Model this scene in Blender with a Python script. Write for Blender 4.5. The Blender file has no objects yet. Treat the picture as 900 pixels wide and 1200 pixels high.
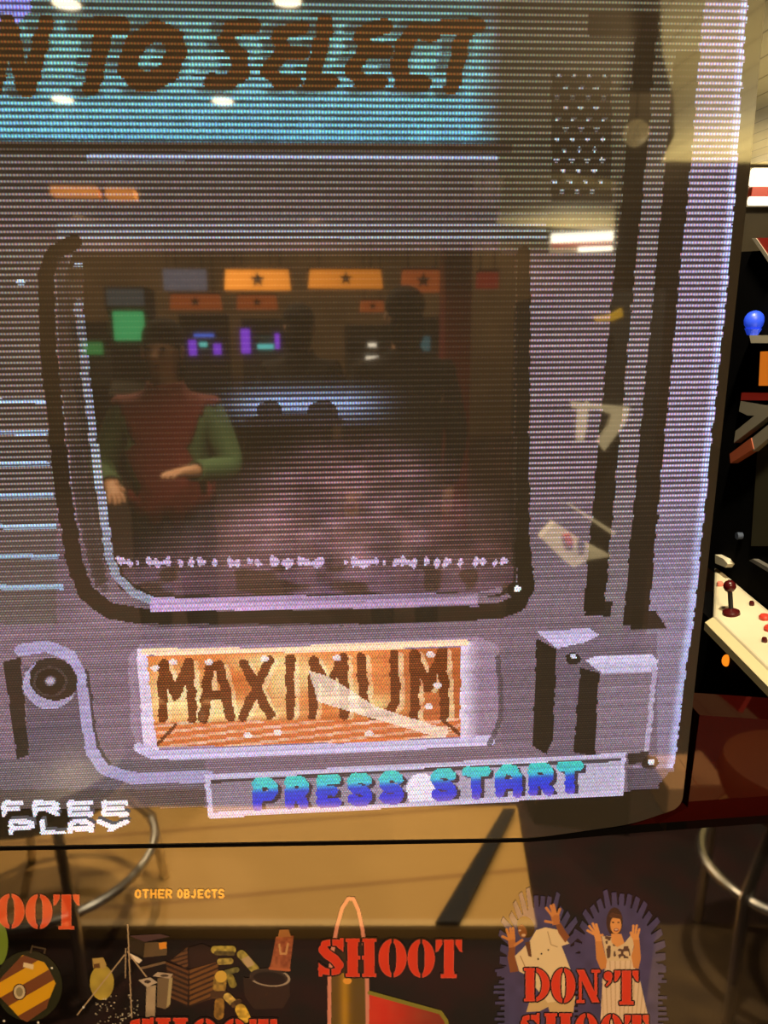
import bpy, bmesh, math, random
import numpy as np
from mathutils import Vector, Matrix
from mathutils.geometry import tessellate_polygon
random.seed(7); RNG = np.random.RandomState(7)
sc = bpy.context.scene
COL = sc.collection
PI = math.pi

# ------------------------------------------------------------------ colour / view
def lin(c):
    out = []
    for v in c[:3]:
        v = v / 255.0
        out.append(v / 12.92 if v <= 0.04045 else ((v + 0.055) / 1.055) ** 2.4)
    return tuple(out)
def lin_np(a):
    a = np.clip(a, 0, 400) / 255.0
    return np.where(a <= 0.04045, a / 12.92, ((a + 0.055) / 1.055) ** 2.4)
vs = sc.view_settings
sc.display_settings.display_device = 'sRGB'
vs.view_transform = 'Standard'; vs.look = 'None'; vs.gamma = 1; vs.exposure = 0; vs.use_curve_mapping = False
sc.cycles.use_denoising = True

# ------------------------------------------------------------------ camera
F = 900.0                                  # focal length in pixels of the 900 x 1200 frame
CAM = Vector((0.0, 0.0, 1.45))
PITCH = math.radians(17.0)
R_ = Vector((1, 0, 0))
FW = Vector((0, math.cos(PITCH), -math.sin(PITCH)))
DN = Vector((0, -math.sin(PITCH), -math.cos(PITCH)))
cd = bpy.data.cameras.new('camera'); cam = bpy.data.objects.new('camera', cd); COL.objects.link(cam)
cd.sensor_fit = 'VERTICAL'; cd.sensor_height = 36.0; cd.lens = 36.0 * F / 1200.0
cd.clip_start = 0.01; cd.clip_end = 60
cam.matrix_world = Matrix(((R_.x, -DN.x, -FW.x, CAM.x), (R_.y, -DN.y, -FW.y, CAM.y), (R_.z, -DN.z, -FW.z, CAM.z), (0, 0, 0, 1)))
sc.camera = cam

def ray(px, py):
    return R_ * ((px - 450.0) / F) + DN * ((py - 600.0) / F) + FW

# plane of the picture tube's face: P.N = 1 seen from the camera
Z0 = 0.33
NA = 1.0 / Z0; NB = -0.065 * NA; NC = -0.26 * NA
NV = R_ * NB + DN * NC + FW * NA
NRM = (-NV).normalized()                   # towards the room
ORG = CAM + ray(450, 600) * Z0             # origin of the face's own axes
UU = (R_ * (13850 / F) + DN * (-340 / F) + FW); UU = (UU - NRM * UU.dot(NRM)).normalized()
VV = NRM.cross(UU).normalized()            # up along the face
if VV.z < 0: VV = -VV
def hit(px, py, off=0.0):
    """point of the face plane (moved OFF towards the room) seen at a pixel"""
    d = ray(px, py); p0 = ORG + NRM * off
    t = (p0 - CAM).dot(NRM) / d.dot(NRM)
    return CAM + d * t
def uv_of(p):
    q = p - ORG
    return q.dot(UU), q.dot(VV)
def to_px(u, v):
    """pixel of face-plane coordinates (numpy)"""
    X = [ORG[i] - CAM[i] + UU[i] * u + VV[i] * v for i in range(3)]
    x = sum(X[i] * R_[i] for i in range(3)); y = sum(X[i] * DN[i] for i in range(3)); z = sum(X[i] * FW[i] for i in range(3))
    return 450 + F * x / z, 600 + F * y / z
def refl_ray(px, py):
    d = ray(px, py); p = hit(px, py)
    d = d.normalized(); r = d - NRM * (2 * d.dot(NRM))
    return p, r
def refl(px, py, dist):
    """where a thing stands in the room whose mirror image in the glass is at this pixel"""
    p, r = refl_ray(px, py); return p + r * dist
def refl_on(px, py, axis, val):
    p, r = refl_ray(px, py); t = (val - p[axis]) / r[axis]; return p + r * t
def direct_on(px, py, axis, val):
    d = ray(px, py); t = (val - CAM[axis]) / d[axis]; return CAM + d * t

# ------------------------------------------------------------------ materials
REFL = 0.12
def new_mat(name):
    m = bpy.data.materials.new(name); m.use_nodes = True; m.node_tree.nodes.clear(); return m, m.node_tree
def mat(name, c, rough=0.6, metal=0.0, emit=None, estr=0.0, spec=0.5, noise=None):
    m, nt = new_mat(name); N = nt.nodes
    o = N.new('ShaderNodeOutputMaterial'); b = N.new('ShaderNodeBsdfPrincipled'); nt.links.new(b.outputs[0], o.inputs[0])
    b.inputs['Base Color'].default_value = (*lin(c), 1); b.inputs['Roughness'].default_value = rough
    b.inputs['Metallic'].default_value = metal; b.inputs['Specular IOR Level'].default_value = spec
    if emit: b.inputs['Emission Color'].default_value = (*lin(emit), 1); b.inputs['Emission Strength'].default_value = estr
    if noise:
        tc = N.new('ShaderNodeTexCoord'); nz = N.new('ShaderNodeTexNoise'); nz.inputs['Scale'].default_value = noise[0]; nz.inputs['Detail'].default_value = 4
        mp = N.new('ShaderNodeMapping'); mp.inputs['Scale'].default_value = noise[3] if len(noise) > 3 else (1, 1, 1)
        cr = N.new('ShaderNodeMix'); cr.data_type = 'RGBA'
        cr.inputs[6].default_value = (*lin(c), 1); cr.inputs[7].default_value = (*lin(noise[1]), 1)
        rm = N.new('ShaderNodeMapRange'); rm.inputs[1].default_value = 0.5 - noise[2]; rm.inputs[2].default_value = 0.5 + noise[2]
        nt.links.new(tc.outputs['Object'], mp.inputs[0]); nt.links.new(mp.outputs[0], nz.inputs['Vector']); nt.links.new(nz.outputs[0], rm.inputs[0]); nt.links.new(rm.outputs[0], cr.inputs[0]); nt.links.new(cr.outputs[2], b.inputs['Base Color'])
    return m
def glossy_sheet(name, c=None, rough=0.03, refl=REFL, attr=False):
    """a flat painted or printed face under clear glass: diffuse colour + a mirror share"""
    m, nt = new_mat(name); N = nt.nodes; L = nt.links
    o = N.new('ShaderNodeOutputMaterial'); d = N.new('ShaderNodeBsdfDiffuse'); g = N.new('ShaderNodeBsdfGlossy'); mx = N.new('ShaderNodeMixShader')
    g.inputs['Roughness'].default_value = rough; mx.inputs[0].default_value = refl
    L.new(d.outputs[0], mx.inputs[1]); L.new(g.outputs[0], mx.inputs[2]); L.new(mx.outputs[0], o.inputs[0])
    if attr:
        a = N.new('ShaderNodeAttribute'); a.attribute_name = 'print_colour'; L.new(a.outputs['Color'], d.inputs[0])
    else:
        d.inputs[0].default_value = (*lin(c), 1)
    return m
SCAN_TOP, SCAN_BOT = None, None
def screen_material(v_top, v_bot):
    """lit phosphor: the picture's colour through scan lines and a shadow mask, behind the tube's own glass"""
    m, nt = new_mat('lit_phosphor'); N = nt.nodes; L = nt.links
    def nn(t, **k):
        n = N.new(t)
        for a, b in k.items(): setattr(n, a, b)
        return n
    def math_(op, a, b=None):
        n = nn('ShaderNodeMath', operation=op)
        for i, x in enumerate((a, b)):
            if x is None: continue
            if isinstance(x, (int, float)): n.inputs[i].default_value = x
            else: L.new(x, n.inputs[i])
        return n.outputs[0]
    uvn = nn('ShaderNodeUVMap', uv_map='scan'); sp = nn('ShaderNodeSeparateXYZ'); L.new(uvn.outputs[0], sp.inputs[0])
    U, V = sp.outputs[0], sp.outputs[1]
    at = nn('ShaderNodeAttribute', attribute_name='picture')
    sr = nn('ShaderNodeSeparateXYZ'); L.new(at.outputs['Vector'], sr.inputs[0])
    mxv = math_('MAXIMUM', math_('MAXIMUM', sr.outputs[0], sr.outputs[1]), sr.outputs[2])
    kk = math_('MAXIMUM', math_('SUBTRACT', 3.4, math_('MULTIPLY', mxv, 5.5)), 0.85)      # bright lines bloom wider
    def field(ph):
        c = math_('COSINE', math_('MULTIPLY', math_('ADD', V, ph), 2 * PI))
        return math_('POWER', math_('ADD', math_('MULTIPLY', c, 0.5), 0.5), kk)
    def mask(sh):
        cmb = nn('ShaderNodeCombineXYZ')
        for k, ph in enumerate((0.0, 0.17, 0.34)):
            L.new(math_('MULTIPLY', math_('ADD', U, sh + ph), 2 * PI), cmb.inputs[k])
        vm = nn('ShaderNodeVectorMath', operation='COSINE'); L.new(cmb.outputs[0], vm.inputs[0])
        v2 = nn('ShaderNodeVectorMath', operation='MULTIPLY_ADD'); L.new(vm.outputs[0], v2.inputs[0]); v2.inputs[1].default_value = (0.5,) * 3; v2.inputs[2].default_value = (1,) * 3
        return v2.outputs[0]
    wr = nn('ShaderNodeMapRange', interpolation_type='SMOOTHSTEP'); L.new(V, wr.inputs[0])
    wr.inputs[1].default_value = v_top; wr.inputs[2].default_value = v_bot; wr.inputs[3].default_value = 0.06; wr.inputs[4].default_value = 0.8
    w = wr.outputs[0]
    A = nn('ShaderNodeVectorMath', operation='SCALE'); L.new(mask(0.0), A.inputs[0]); L.new(field(0.0), A.inputs[3])
    B = nn('ShaderNodeVectorMath', operation='SCALE'); L.new(mask(0.5), B.inputs[0]); L.new(math_('MULTIPLY', field(0.5), w), B.inputs[3])
    S = nn('ShaderNodeVectorMath', operation='ADD'); L.new(A.outputs[0], S.inputs[0]); L.new(B.outputs[0], S.inputs[1])
    nrm = math_('DIVIDE', math_('MULTIPLY', math_('POWER', kk, 0.43), 2.0), math_('ADD', w, 1.0))
    S2 = nn('ShaderNodeVectorMath', operation='SCALE'); L.new(S.outputs[0], S2.inputs[0]); L.new(nrm, S2.inputs[3])
    P = nn('ShaderNodeVectorMath', operation='MULTIPLY'); L.new(at.outputs['Vector'], P.inputs[0]); L.new(S2.outputs[0], P.inputs[1])
    em = nn('ShaderNodeEmission'); L.new(P.outputs[0], em.inputs[0]); em.inputs[1].default_value = 1.0
    d = nn('ShaderNodeBsdfDiffuse'); d.inputs[0].default_value = (*TUBE_GREY, 1)
    g = nn('ShaderNodeBsdfGlossy'); g.inputs['Roughness'].default_value = 0.03
    mx = nn('ShaderNodeMixShader'); mx.inputs[0].default_value = REFL; L.new(d.outputs[0], mx.inputs[1]); L.new(g.outputs[0], mx.inputs[2])
    ad = nn('ShaderNodeAddShader'); L.new(mx.outputs[0], ad.inputs[0]); L.new(em.outputs[0], ad.inputs[1])
    o = nn('ShaderNodeOutputMaterial'); L.new(ad.outputs[0], o.inputs[0])
    return m
TUBE_GREY = (0.030, 0.025, 0.018)

# ------------------------------------------------------------------ object helpers
def link(name, me, m=None, parent=None):
    o = bpy.data.objects.new(name, me); COL.objects.link(o)
    if m is not None:
        for x in (m if isinstance(m, (list, tuple)) else [m]): me.materials.append(x)
    if parent is not None:
        o.parent = parent
        if parent.type == 'EMPTY' or True:
            pm = parent.matrix_basis if parent.parent is None else parent.parent.matrix_basis @ parent.matrix_basis
            o.matrix_parent_inverse = Matrix.Identity(4)
    return o
def tag(o, label=None, cat=None, group=None, kind=None):
    if label: o['label'] = label
    if cat: o['category'] = cat
    if group: o['group'] = group
    if kind: o['kind'] = kind
    return o
def thing(name, label, cat, loc=(0, 0, 0), rz=0.0, group=None):
    o = bpy.data.objects.new(name, None); COL.objects.link(o)
    o.location = loc; o.rotation_euler = (0, 0, rz); o.empty_display_size = 0.05
    return tag(o, label, cat, group)
def root_of(o):
    while o.parent is not None: o = o.parent
    return o
def mesh_np(name, verts, faces_n, corner_idx, m, parent, colours=None, cname=None, uvs=None):
    pass
class MB:
    """collects shapes; build() links them as ONE mesh object (world coordinates are moved into the root's frame)"""
    def __init__(s): s.bm = bmesh.new()
    def _add(s, tmp, M):
        me = bpy.data.meshes.new('t'); tmp.to_mesh(me); tmp.free(); me.transform(M); s.bm.from_mesh(me); bpy.data.meshes.remove(me)
    def box(s, c, size, M=None, bev=0.0, seg=2):
        t = bmesh.new(); bmesh.ops.create_cube(t, size=1.0); bmesh.ops.scale(t, vec=size, verts=t.verts)
        if bev: bmesh.ops.bevel(t, geom=t.edges[:], offset=bev, segments=seg, affect='EDGES', profile=0.5)
        s._add(t, (M or Matrix.Identity(4)) @ Matrix.Translation(c)); return s
    def cyl(s, a, b, r, r2=None, n=20, cap=True):
        a, b = Vector(a), Vector(b); d = b - a; t = bmesh.new()
        bmesh.ops.create_cone(t, cap_ends=cap, segments=n, radius1=r, radius2=r if r2 is None else r2, depth=d.length)
        M = Matrix.Translation((a + b) / 2) @ d.to_track_quat('Z', 'Y').to_matrix().to_4x4(); s._add(t, M); return s
    def sph(s, c, r, sc_=(1, 1, 1), n=16, M=None):
        t = bmesh.new(); bmesh.ops.create_uvsphere(t, u_segments=n, v_segments=max(8, n // 2), radius=r); bmesh.ops.scale(t, vec=sc_, verts=t.verts)
        s._add(t, Matrix.Translation(c) @ (M or Matrix.Identity(4))); return s
    def tube(s, pts, r, n=10, closed=False):
        pts = [Vector(p) for p in pts]; t = bmesh.new(); rings = []; m = len(pts)
        for i, p in enumerate(pts):
            a = pts[i - 1] if (i > 0 or closed) else p; b = pts[(i + 1) % m] if (i < m - 1 or closed) else p
            d = (b - a).normalized(); q = d.to_track_quat('Z', 'Y')
            rr = r[i] if isinstance(r, (list, tuple)) else r
            rings.append([t.verts.new(p + q @ Vector((rr * math.cos(2 * PI * k / n), rr * math.sin(2 * PI * k / n), 0))) for k in range(n)])
        for i in range(m if closed else m - 1):
            A, B = rings[i], rings[(i + 1) % m]
            for k in range(n): t.faces.new((A[k], A[(k + 1) % n], B[(k + 1) % n], B[k]))
        if not closed: t.faces.new(rings[0][::-1]); t.faces.new(rings[-1])
        bmesh.ops.recalc_face_normals(t, faces=t.faces[:]); s._add(t, Matrix.Identity(4)); return s
    def lathe(s, prof, M=None, n=32):
        t = bmesh.new(); rings = []
        for r, z in prof: rings.append([t.verts.new((r * math.cos(2 * PI * k / n), r * math.sin(2 * PI * k / n), z)) for k in range(n)])
        for A, B in zip(rings, rings[1:]):
            for k in range(n): t.faces.new((A[k], A[(k + 1) % n], B[(k + 1) % n], B[k]))
        t.faces.new(rings[0][::-1]); t.faces.new(rings[-1]); s._add(t, M or Matrix.Identity(4)); return s
    def prism(s, pts, vec):
        """closed slab: polygon PTS (3-D, in order) extruded by VEC"""
        t = bmesh.new(); vec = Vector(vec); A = [t.verts.new(p) for p in pts]; B = [t.verts.new(Vector(p) + vec) for p in pts]; n = len(pts)
        tri = tessellate_polygon([[Vector(p) for p in pts]])
        for a, b, c in tri: t.faces.new((A[a], A[b], A[c])); t.faces.new((B[c], B[b], B[a]))
        for k in range(n): t.faces.new((A[k], B[k], B[(k + 1) % n], A[(k + 1) % n]))
        bmesh.ops.recalc_face_normals(t, faces=t.faces[:]); s._add(t, Matrix.Identity(4)); return s
    def build(s, name, m, parent=None, smooth=False, local=False, angle=35):
        me = bpy.data.meshes.new(name)
        if parent is not None and not local:
            rt = root_of(parent); Mw = Matrix.LocRotScale(rt.location, rt.rotation_euler, None)
            bmesh.ops.transform(s.bm, matrix=Mw.inverted(), verts=s.bm.verts)
        if smooth:
            for f in s.bm.faces: f.smooth = True
            for e in s.bm.edges:
                if len(e.link_faces) == 2 and e.calc_face_angle(0) > math.radians(angle): e.smooth = False
        s.bm.to_mesh(me); s.bm.free()
        return link(name, me, m, parent)
def copy_tree(o, parent=None):
    c = o.copy(); COL.objects.link(c)
    if parent is not None: c.parent = parent
    for ch in [x for x in bpy.data.objects if x.parent is o]: copy_tree(ch, c)
    return c

# ------------------------------------------------------------------ 2-D drawing on numpy pixel grids
def poly(X, Y, pts):
    ins = np.zeros(X.shape, bool); n = len(pts)
    for i in range(n):
        x1, y1 = pts[i]; x2, y2 = pts[(i + 1) % n]
        if y1 == y2: continue
        c = ((y1 > Y) != (y2 > Y)) & (X < (x2 - x1) * (Y - y1) / (y2 - y1) + x1); ins ^= c
    return ins
def ell(X, Y, cx, cy, rx, ry, rot=0.0):
    c, s = math.cos(math.radians(rot)), math.sin(math.radians(rot)); a = (X - cx) * c + (Y - cy) * s; b = -(X - cx) * s + (Y - cy) * c
    return (a / rx) ** 2 + (b / ry) ** 2
def seg_d(X, Y, p, q):
    dx, dy = q[0] - p[0], q[1] - p[1]; L2 = dx * dx + dy * dy + 1e-9
    t = np.clip(((X - p[0]) * dx + (Y - p[1]) * dy) / L2, 0, 1)
    return np.hypot(X - p[0] - t * dx, Y - p[1] - t * dy)
def line_d(X, Y, pts):
    d = np.full(X.shape, 1e9)
    for p, q in zip(pts, pts[1:]): d = np.minimum(d, seg_d(X, Y, p, q))
    return d
def stroke(X, Y, pts, w): return line_d(X, Y, pts) < w / 2.0
def sm(a, b, x):
    t = np.clip((x - a) / (b - a), 0, 1); return t * t * (3 - 2 * t)
def lerp(xs, ys, x): return np.interp(x, xs, ys)
def vnoise(X, Y, s, seed=0):
    """smooth value noise 0..1"""
    g = np.random.RandomState(seed).rand(64, 64); x = X / s; y = Y / s
    xi = np.floor(x).astype(int); yi = np.floor(y).astype(int); fx = x - xi; fy = y - yi
    fx = fx * fx * (3 - 2 * fx); fy = fy * fy * (3 - 2 * fy); G = lambda i, j: g[i % 64, j % 64]
    return (G(xi, yi) * (1 - fx) + G(xi + 1, yi) * fx) * (1 - fy) + (G(xi, yi + 1) * (1 - fx) + G(xi + 1, yi + 1) * fx) * fy
STROKES = {
 'P': [[(0, 1), (0, 0), (.75, 0), (1, .15), (1, .4), (.75, .56), (0, .56)]],
 'R': [[(0, 1), (0, 0), (.75, 0), (1, .14), (1, .4), (.75, .54), (0, .54)], [(.5, .54), (1, 1)]],
 'E': [[(1, 0), (0, 0), (0, 1), (1, 1)], [(0, .5), (.8, .5)]],
 'F': [[(1, 0), (.1, 0), (0, .15), (0, 1)], [(0, .52), (.8, .52)]],
 'S': [[(1, .12), (.8, 0), (.2, 0), (0, .16), (0, .34), (.2, .48), (.8, .54), (1, .68), (1, .86), (.8, 1), (.2, 1), (0, .9)]],
 'T': [[(0, 0), (1, 0)], [(.5, 0), (.5, 1)]],
 'A': [[(0, 1), (0, .3), (.25, 0), (.75, 0), (1, .3), (1, 1)], [(0, .62), (1, .62)]],
 'L': [[(0, 0), (0, 1), (1, 1)]],
 'Y': [[(0, 0), (.5, .55), (1, 0)], [(.5, .55), (.35, 1)]],
 'O': [[(.5, 0), (.9, .15), (1, .5), (.9, .85), (.5, 1), (.1, .85), (0, .5), (.1, .15), (.5, 0)]],
 'H': [[(0, 0), (0, 1)], [(1, 0), (1, 1)], [(0, .5), (1, .5)]],
 'B': [[(0, 0), (0, 1), (.8, 1), (1, .75), (.8, .5), (0, .5)], [(0, 0), (.75, 0), (.95, .25), (.8, .5)]],
 'J': [[(.8, 0), (.8, .8), (.5, 1), (.1, .85)]],
 'C': [[(1, .2), (.7, 0), (.25, .1), (0, .5), (.25, .9), (.7, 1), (1, .8)]],
}
def glyphs(X, Y, spec, w):
    """spec: (letter, x0, x1, y0, y1, slope) - stroke letters in pixel boxes"""
    m = np.zeros(X.shape, bool)
    for ch, x0, x1, y0, y1 in spec:
        h = w / 2.0
        for s in STROKES[ch]:
            m |= stroke(X, Y, [(x0 + h + (x1 - x0 - w) * a, y0 + h + (y1 - y0 - w) * b) for a, b in s], w)
    return m
def stencil(X, Y, ch, x0, x1, y0, y1):
    """fat slab stencil letters, drawn in a unit box"""
    x = (X - x0) / (x1 - x0); y = (Y - y0) / (y1 - y0)
    r = lambda a, b, c, d: (x >= a) & (x <= b) & (y >= c) & (y <= d)
    if ch == 'S':
        k = (y1 - y0) / (x1 - x0)
        curve = [(.88, .20), (.78, .12), (.5, .11), (.22, .15), (.18, .3), (.34, .42), (.64, .55), (.82, .7), (.76, .86), (.5, .89), (.22, .86), (.1, .8)]
        m = (line_d(x, y * k, [(a, b * k) for a, b in curve[:5]]) < .13) | (line_d(x, y * k, [(a, b * k) for a, b in curve[4:8]]) < .19) | (line_d(x, y * k, [(a, b * k) for a, b in curve[7:]]) < .13)
        m |= poly(x, y, [(.86, .0), (1, .0), (1, .36), (.8, .26)]) | poly(x, y, [(.0, .64), (.2, .76), (.14, 1), (.0, 1)])
        return m & ~r(.47, .55, -.1, .24) & ~r(.44, .52, .76, 1.1)
    if ch == 'H':
        return (r(.06, .4, 0, 1) | r(0, .46, 0, .09) | r(0, .46, .91, 1) | r(.6, .94, 0, 1) | r(.54, 1, 0, .09) | r(.54, 1, .91, 1) | r(.4, .475, .45, .55) | r(.525, .6, .45, .55))
    if ch == 'O':
        o = ((x - .5) / .5) ** 2 + ((y - .5) / .5) ** 2 < 1
        i = (np.abs((x - .5) / .13) ** 2.6 + np.abs((y - .5) / .40) ** 2.6) < 1
        return o & ~i & ~r(.46, .54, -1, 2)
    if ch == 'T':
        return (r(.31, .69, 0, .92) | r(.2, .8, .9, 1) | poly(x, y, [(0, 0), (.25, 0), (.25, .12), (.1, .3), (0, .33)]) | poly(x, y, [(1, 0), (.75, 0), (.75, .12), (.9, .3), (1, .33)]) | r(.31, .69, 0, .1))
    if ch == 'D':
        o = (((x - .4) / .6) ** 2 + ((y - .5) / .5) ** 2 < 1) & (x > .5)
        i = (((x - .4) / .3) ** 2 + ((y - .5) / .4) ** 2 < 1)
        return r(.06, .4, 0, 1) | r(0, .42, 0, .08) | r(0, .42, .92, 1) | (o & ~i) | r(.48, .56, 0, .12) | r(.48, .56, .88, 1)
    if ch == 'N':
        return (r(.1, .22, .2, 1) | r(0, .34, .91, 1) | poly(x, y, [(0, 0), (.32, 0), (.98, .98), (.66, .98)]) | r(.76, .88, 0, .76) | r(.64, 1, 0, .09))
    if ch == "'":
        return (((x - .45) / .5) ** 2 + ((y - .3) / .3) ** 2 < 1) | poly(x, y, [(.5, .2), (.95, .3), (.8, .7), (.3, 1), (.15, .92), (.5, .65)])
def stencil_word(X, Y, spec):
    m = np.zeros(X.shape, bool)
    for ch, a, b, c, d in spec: m |= stencil(X, Y, ch, a, b, c, d)
    return m
def grow(fn, X, Y, r):
    m = fn(X, Y)
    for k in range(12):
        a = 2 * PI * k / 12; m |= fn(X + r * math.cos(a), Y + r * math.sin(a))
    return m

# ================================================================== THE SCREEN PICTURE
PITCH_U = 3.3 * Z0 / F
zz = Z0 / (1 + 0.26 * 300 / F)
PITCH_V = 6.4 * zz / F / math.cos(math.atan(.26)) 
RIGHT = ([-150, 0, 190, 330, 500, 650, 735, 780, 900, 960], [889, 876, 863.5, 853, 835.5, 820.5, 812, 804.5, 790, 783])
def px_right(y): return lerp(*RIGHT, y)
def bottom_y(x): return lerp([-300, 0, 240, 735, 800], [951, 949, 946, 927, 921], x)
TITLE = {   # thick hand-lettered strokes, pixel coordinates
 'N': ([[(-6, 104), (10, 26)], [(10, 26), (30, 104)], [(34, 104), (54, 26)]], 19),
 'T': ([[(100, 31), (143, 29)], [(123, 34), (108, 102)]], 21),
 'O': ([[(184, 34), (204, 46), (207, 62), (199, 84), (181, 95), (164, 95), (150, 82), (153, 62), (164, 46), (184, 34)]], 24),
 'S': ([[(297, 30), (270, 33), (265, 48), (281, 66), (284, 84), (268, 97), (248, 95)]], 19),
 'E': ([[(354, 32), (326, 40), (333, 60), (314, 84), (330, 98), (344, 96)], [(333, 62), (354, 62)]], 17),
 'L': ([[(382, 26), (370, 78), (364, 98), (388, 96)]], 19),
 'E2': ([[(452, 30), (424, 40), (430, 58), (412, 82), (426, 98), (446, 96)], [(430, 60), (452, 60)]], 18),
 'C': ([[(506, 40), (490, 34), (476, 48), (468, 74), (472, 96), (496, 98)]], 20),
 'T2': ([[(520, 32), (560, 30)], [(545, 34), (530, 102)]], 19),
}
MAXI = [[(190, 842), (192, 778), (206, 815), (222, 776), (226, 842)],
        [(238, 842), (246, 782), (258, 780), (270, 840)], [(244, 816), (264, 814)],
        [(286, 778), (316, 838)], [(316, 774), (284, 840)],
        [(340, 772), (340, 838)],
        [(366, 838), (368, 774), (384, 806), (402, 770), (404, 838)],
        [(424, 770), (426, 822), (436, 838), (456, 836), (464, 822), (462, 766)],
        [(486, 842), (486, 766), (502, 806), (518, 762), (522, 838)]]
def paint_screen(X, Y):
    """sRGB-like mean colour (before scan lines) and the part each cell belongs to"""
    C = np.zeros(X.shape + (3,)); REG = np.zeros(X.shape, int)
    def put(m, c, a=1.0, reg=None):
        c = np.asarray(c, float)
        if np.isscalar(a): w = m * a
        else: w = m * a
        C[:] = C * (1 - w[..., None]) + (c if c.ndim > 1 else c[None, None, :]) * w[..., None]
        if reg is not None: REG[m] = reg
    n1 = vnoise(X, Y, 9, 1); n2 = vnoise(X, Y * 3, 26, 2); n3 = vnoise(X, Y, 60, 3); n4 = vnoise(X, Y, 4.0, 4)
    xr = px_right(Y)
    # metal wall of the game's console
    wall = np.stack([84 + 0 * X, 72 + 0 * X, 74 + 0 * X], -1)
    k = sm(300, 720, Y)[..., None]; wall = wall * (1 - k) + np.array([112, 92, 106]) * k
    wall = wall * (0.9 + .22 * n3[..., None])
    C[:] = wall; REG[:] = 1
    top = sm(290, 170, Y); put(np.ones(X.shape, bool), (70, 68, 66), .75 * top)
    # left panel
    lp = (X < 66) & (Y > 285) & (Y < 735); put(lp, (84, 76, 74), .8)
    # right panel brightness
    rp = (X > 622) & (Y > 285); put(rp, (112, 96, 108), .8 * sm(285, 330, Y) * (1 - .5 * sm(690, 760, Y)))
    put((X > 585) & (Y <= 292), (66, 64, 52), .9)
    # right lilac band
    sl = -0.092 * (Y - 330)
    band = (X > 795 + sl); put(band, (132, 118, 142), .95)
    put(X > xr - 12, (176, 178, 225), sm(12, 3, xr - X) * .95)
    mid = (X > 743 + sl) & (X < 768 + sl) & (Y > 40); put(mid, (116, 104, 112), .8 * sm(40, 330, Y))
    # dark strips and crossbar
    s1 = (X > 719 + sl) & (X < 743 + sl) & (Y > 18) & (Y < 716); put(s1, (10, 9, 8), .97, 5)
    s1f = poly(X, Y, [(697, 704), (717, 704), (716, 722), (684, 722)]); put(s1f, (10, 9, 8), .9, 5)
    s2 = (X > 767 + sl) & (X < 796 + sl) & (Y > 60) & (Y < 733); put(s2, (14, 11, 11), .97, 5)
    s2f = poly(X, Y, [(741, 715), (768, 715), (781, 736), (738, 738)]); put(s2f, (10, 9, 8), .9, 5)
    cb = (Y > 15) & (Y < 44) & (X > 690) & (X < 772); put(cb, (16, 12, 11), .95, 5)
    # perforated plate
    pl = (X > 646) & (X < 716) & (Y > 84) & (Y < 236); put(pl, (32, 28, 22), .97, 6)
    for j in range(12):
        for i in range(4):
            cx = 655 + i * 18 + (j % 2) * 9 - j * .5; cy = 90 + j * 12.2
            if cx < 712: put(ell(X, Y, cx, cy, 3.2, 2.6) < 1, (150, 158, 165), .2 + .75 * (.4 + .6 * sm(80, 190, cy)))
    # ---- title sky
    sky = (Y < 166 + X * .004) & (X < 592)
    fade = (1 - sm(548, 592, X + 14 * (n1 - .5)))
    skyc = np.stack([lerp([0, 60, 110, 165], [72, 92, 92, 84], Y), lerp([0, 60, 110, 165], [112, 142, 150, 146], Y), lerp([0, 60, 110, 165], [112, 142, 162, 168], Y)], -1) * (.92 + .14 * n2[..., None])
    put(sky, skyc, fade * (.62 + .38 * sm(-5, 30, Y)), 2)
    put(poly(X, Y, [(-200, -200), (48, -200), (36, 14), (14, 34), (0, 44), (-200, 60)]), (132, 128, 214), .9, 2)
    tl = np.zeros(X.shape, bool); edge = np.zeros(X.shape)
    for k_, (ss, w) in TITLE.items():
        for s in ss:
            d = line_d(X + 2.4 * (n1 - .5), Y, s); tl |= d < w / 2; edge = np.maximum(edge, sm(w / 2 + 9, w / 2, d))
    rowr = vnoise(X * 0, np.floor(Y / 3.1) * 3.1, 3.1, 44)
    sh = np.zeros(X.shape)
    for k_, (ss, w) in TITLE.items():
        for s in ss: sh = np.maximum(sh, sm(w / 2 + 7, w / 2, line_d(X + 10, Y, s)))
    put(sky & ~tl, (46, 50, 48), (.75 * np.maximum(sh, .5 * edge)) * (rowr > .42))
    put(tl & sky, (66, 36, 12), .97, 3)
    # groove and highlight under the sky
    put((Y > 166 + X * .004) & (Y < 178) & (X < 600), (40, 32, 28), .8)
    put((Y > 180) & (Y < 188) & (X < 582) & (X > 100), (124, 134, 158), .85)
    for yy, a in ((252, .5), (262, .6), (270, .7), (278, .75)): put((abs(Y - yy) < 2.2) & (X > 66) & (X < 640), (118, 126, 138), a)
    # ---- left panel dashes
    for yy in (470, 507, 544, 581, 617, 652, 688):
        put((abs(Y - yy) < 3) & (X < 52 + (yy - 470) * .1) , (150, 176, 205), .9)
    # ---- the window's groove (dark rounded frame) and view
    groove = [(610, 286), (86, 284), (64, 296), (54, 322), (56, 400), (66, 500), (76, 590), (88, 660), (100, 694), (128, 716), (190, 726), (400, 724), (585, 716), (606, 708), (616, 690), (613, 640), (613, 500), (614, 296)]
    inner = [(612, 296), (86, 296), (76, 330), (80, 400), (94, 500), (108, 590), (122, 655), (140, 690), (175, 706), (400, 706), (585, 700), (604, 690), (606, 640), (607, 500)]
    inn = poly(X, Y, inner)
    put(inn, (34, 28, 24), .97, 4)
    put(stroke(X, Y, groove[1:-2], 19), (14, 11, 8), .97, 4)
    put(stroke(X, Y, groove[-4:], 15), (14, 12, 9), .95, 4)
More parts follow.
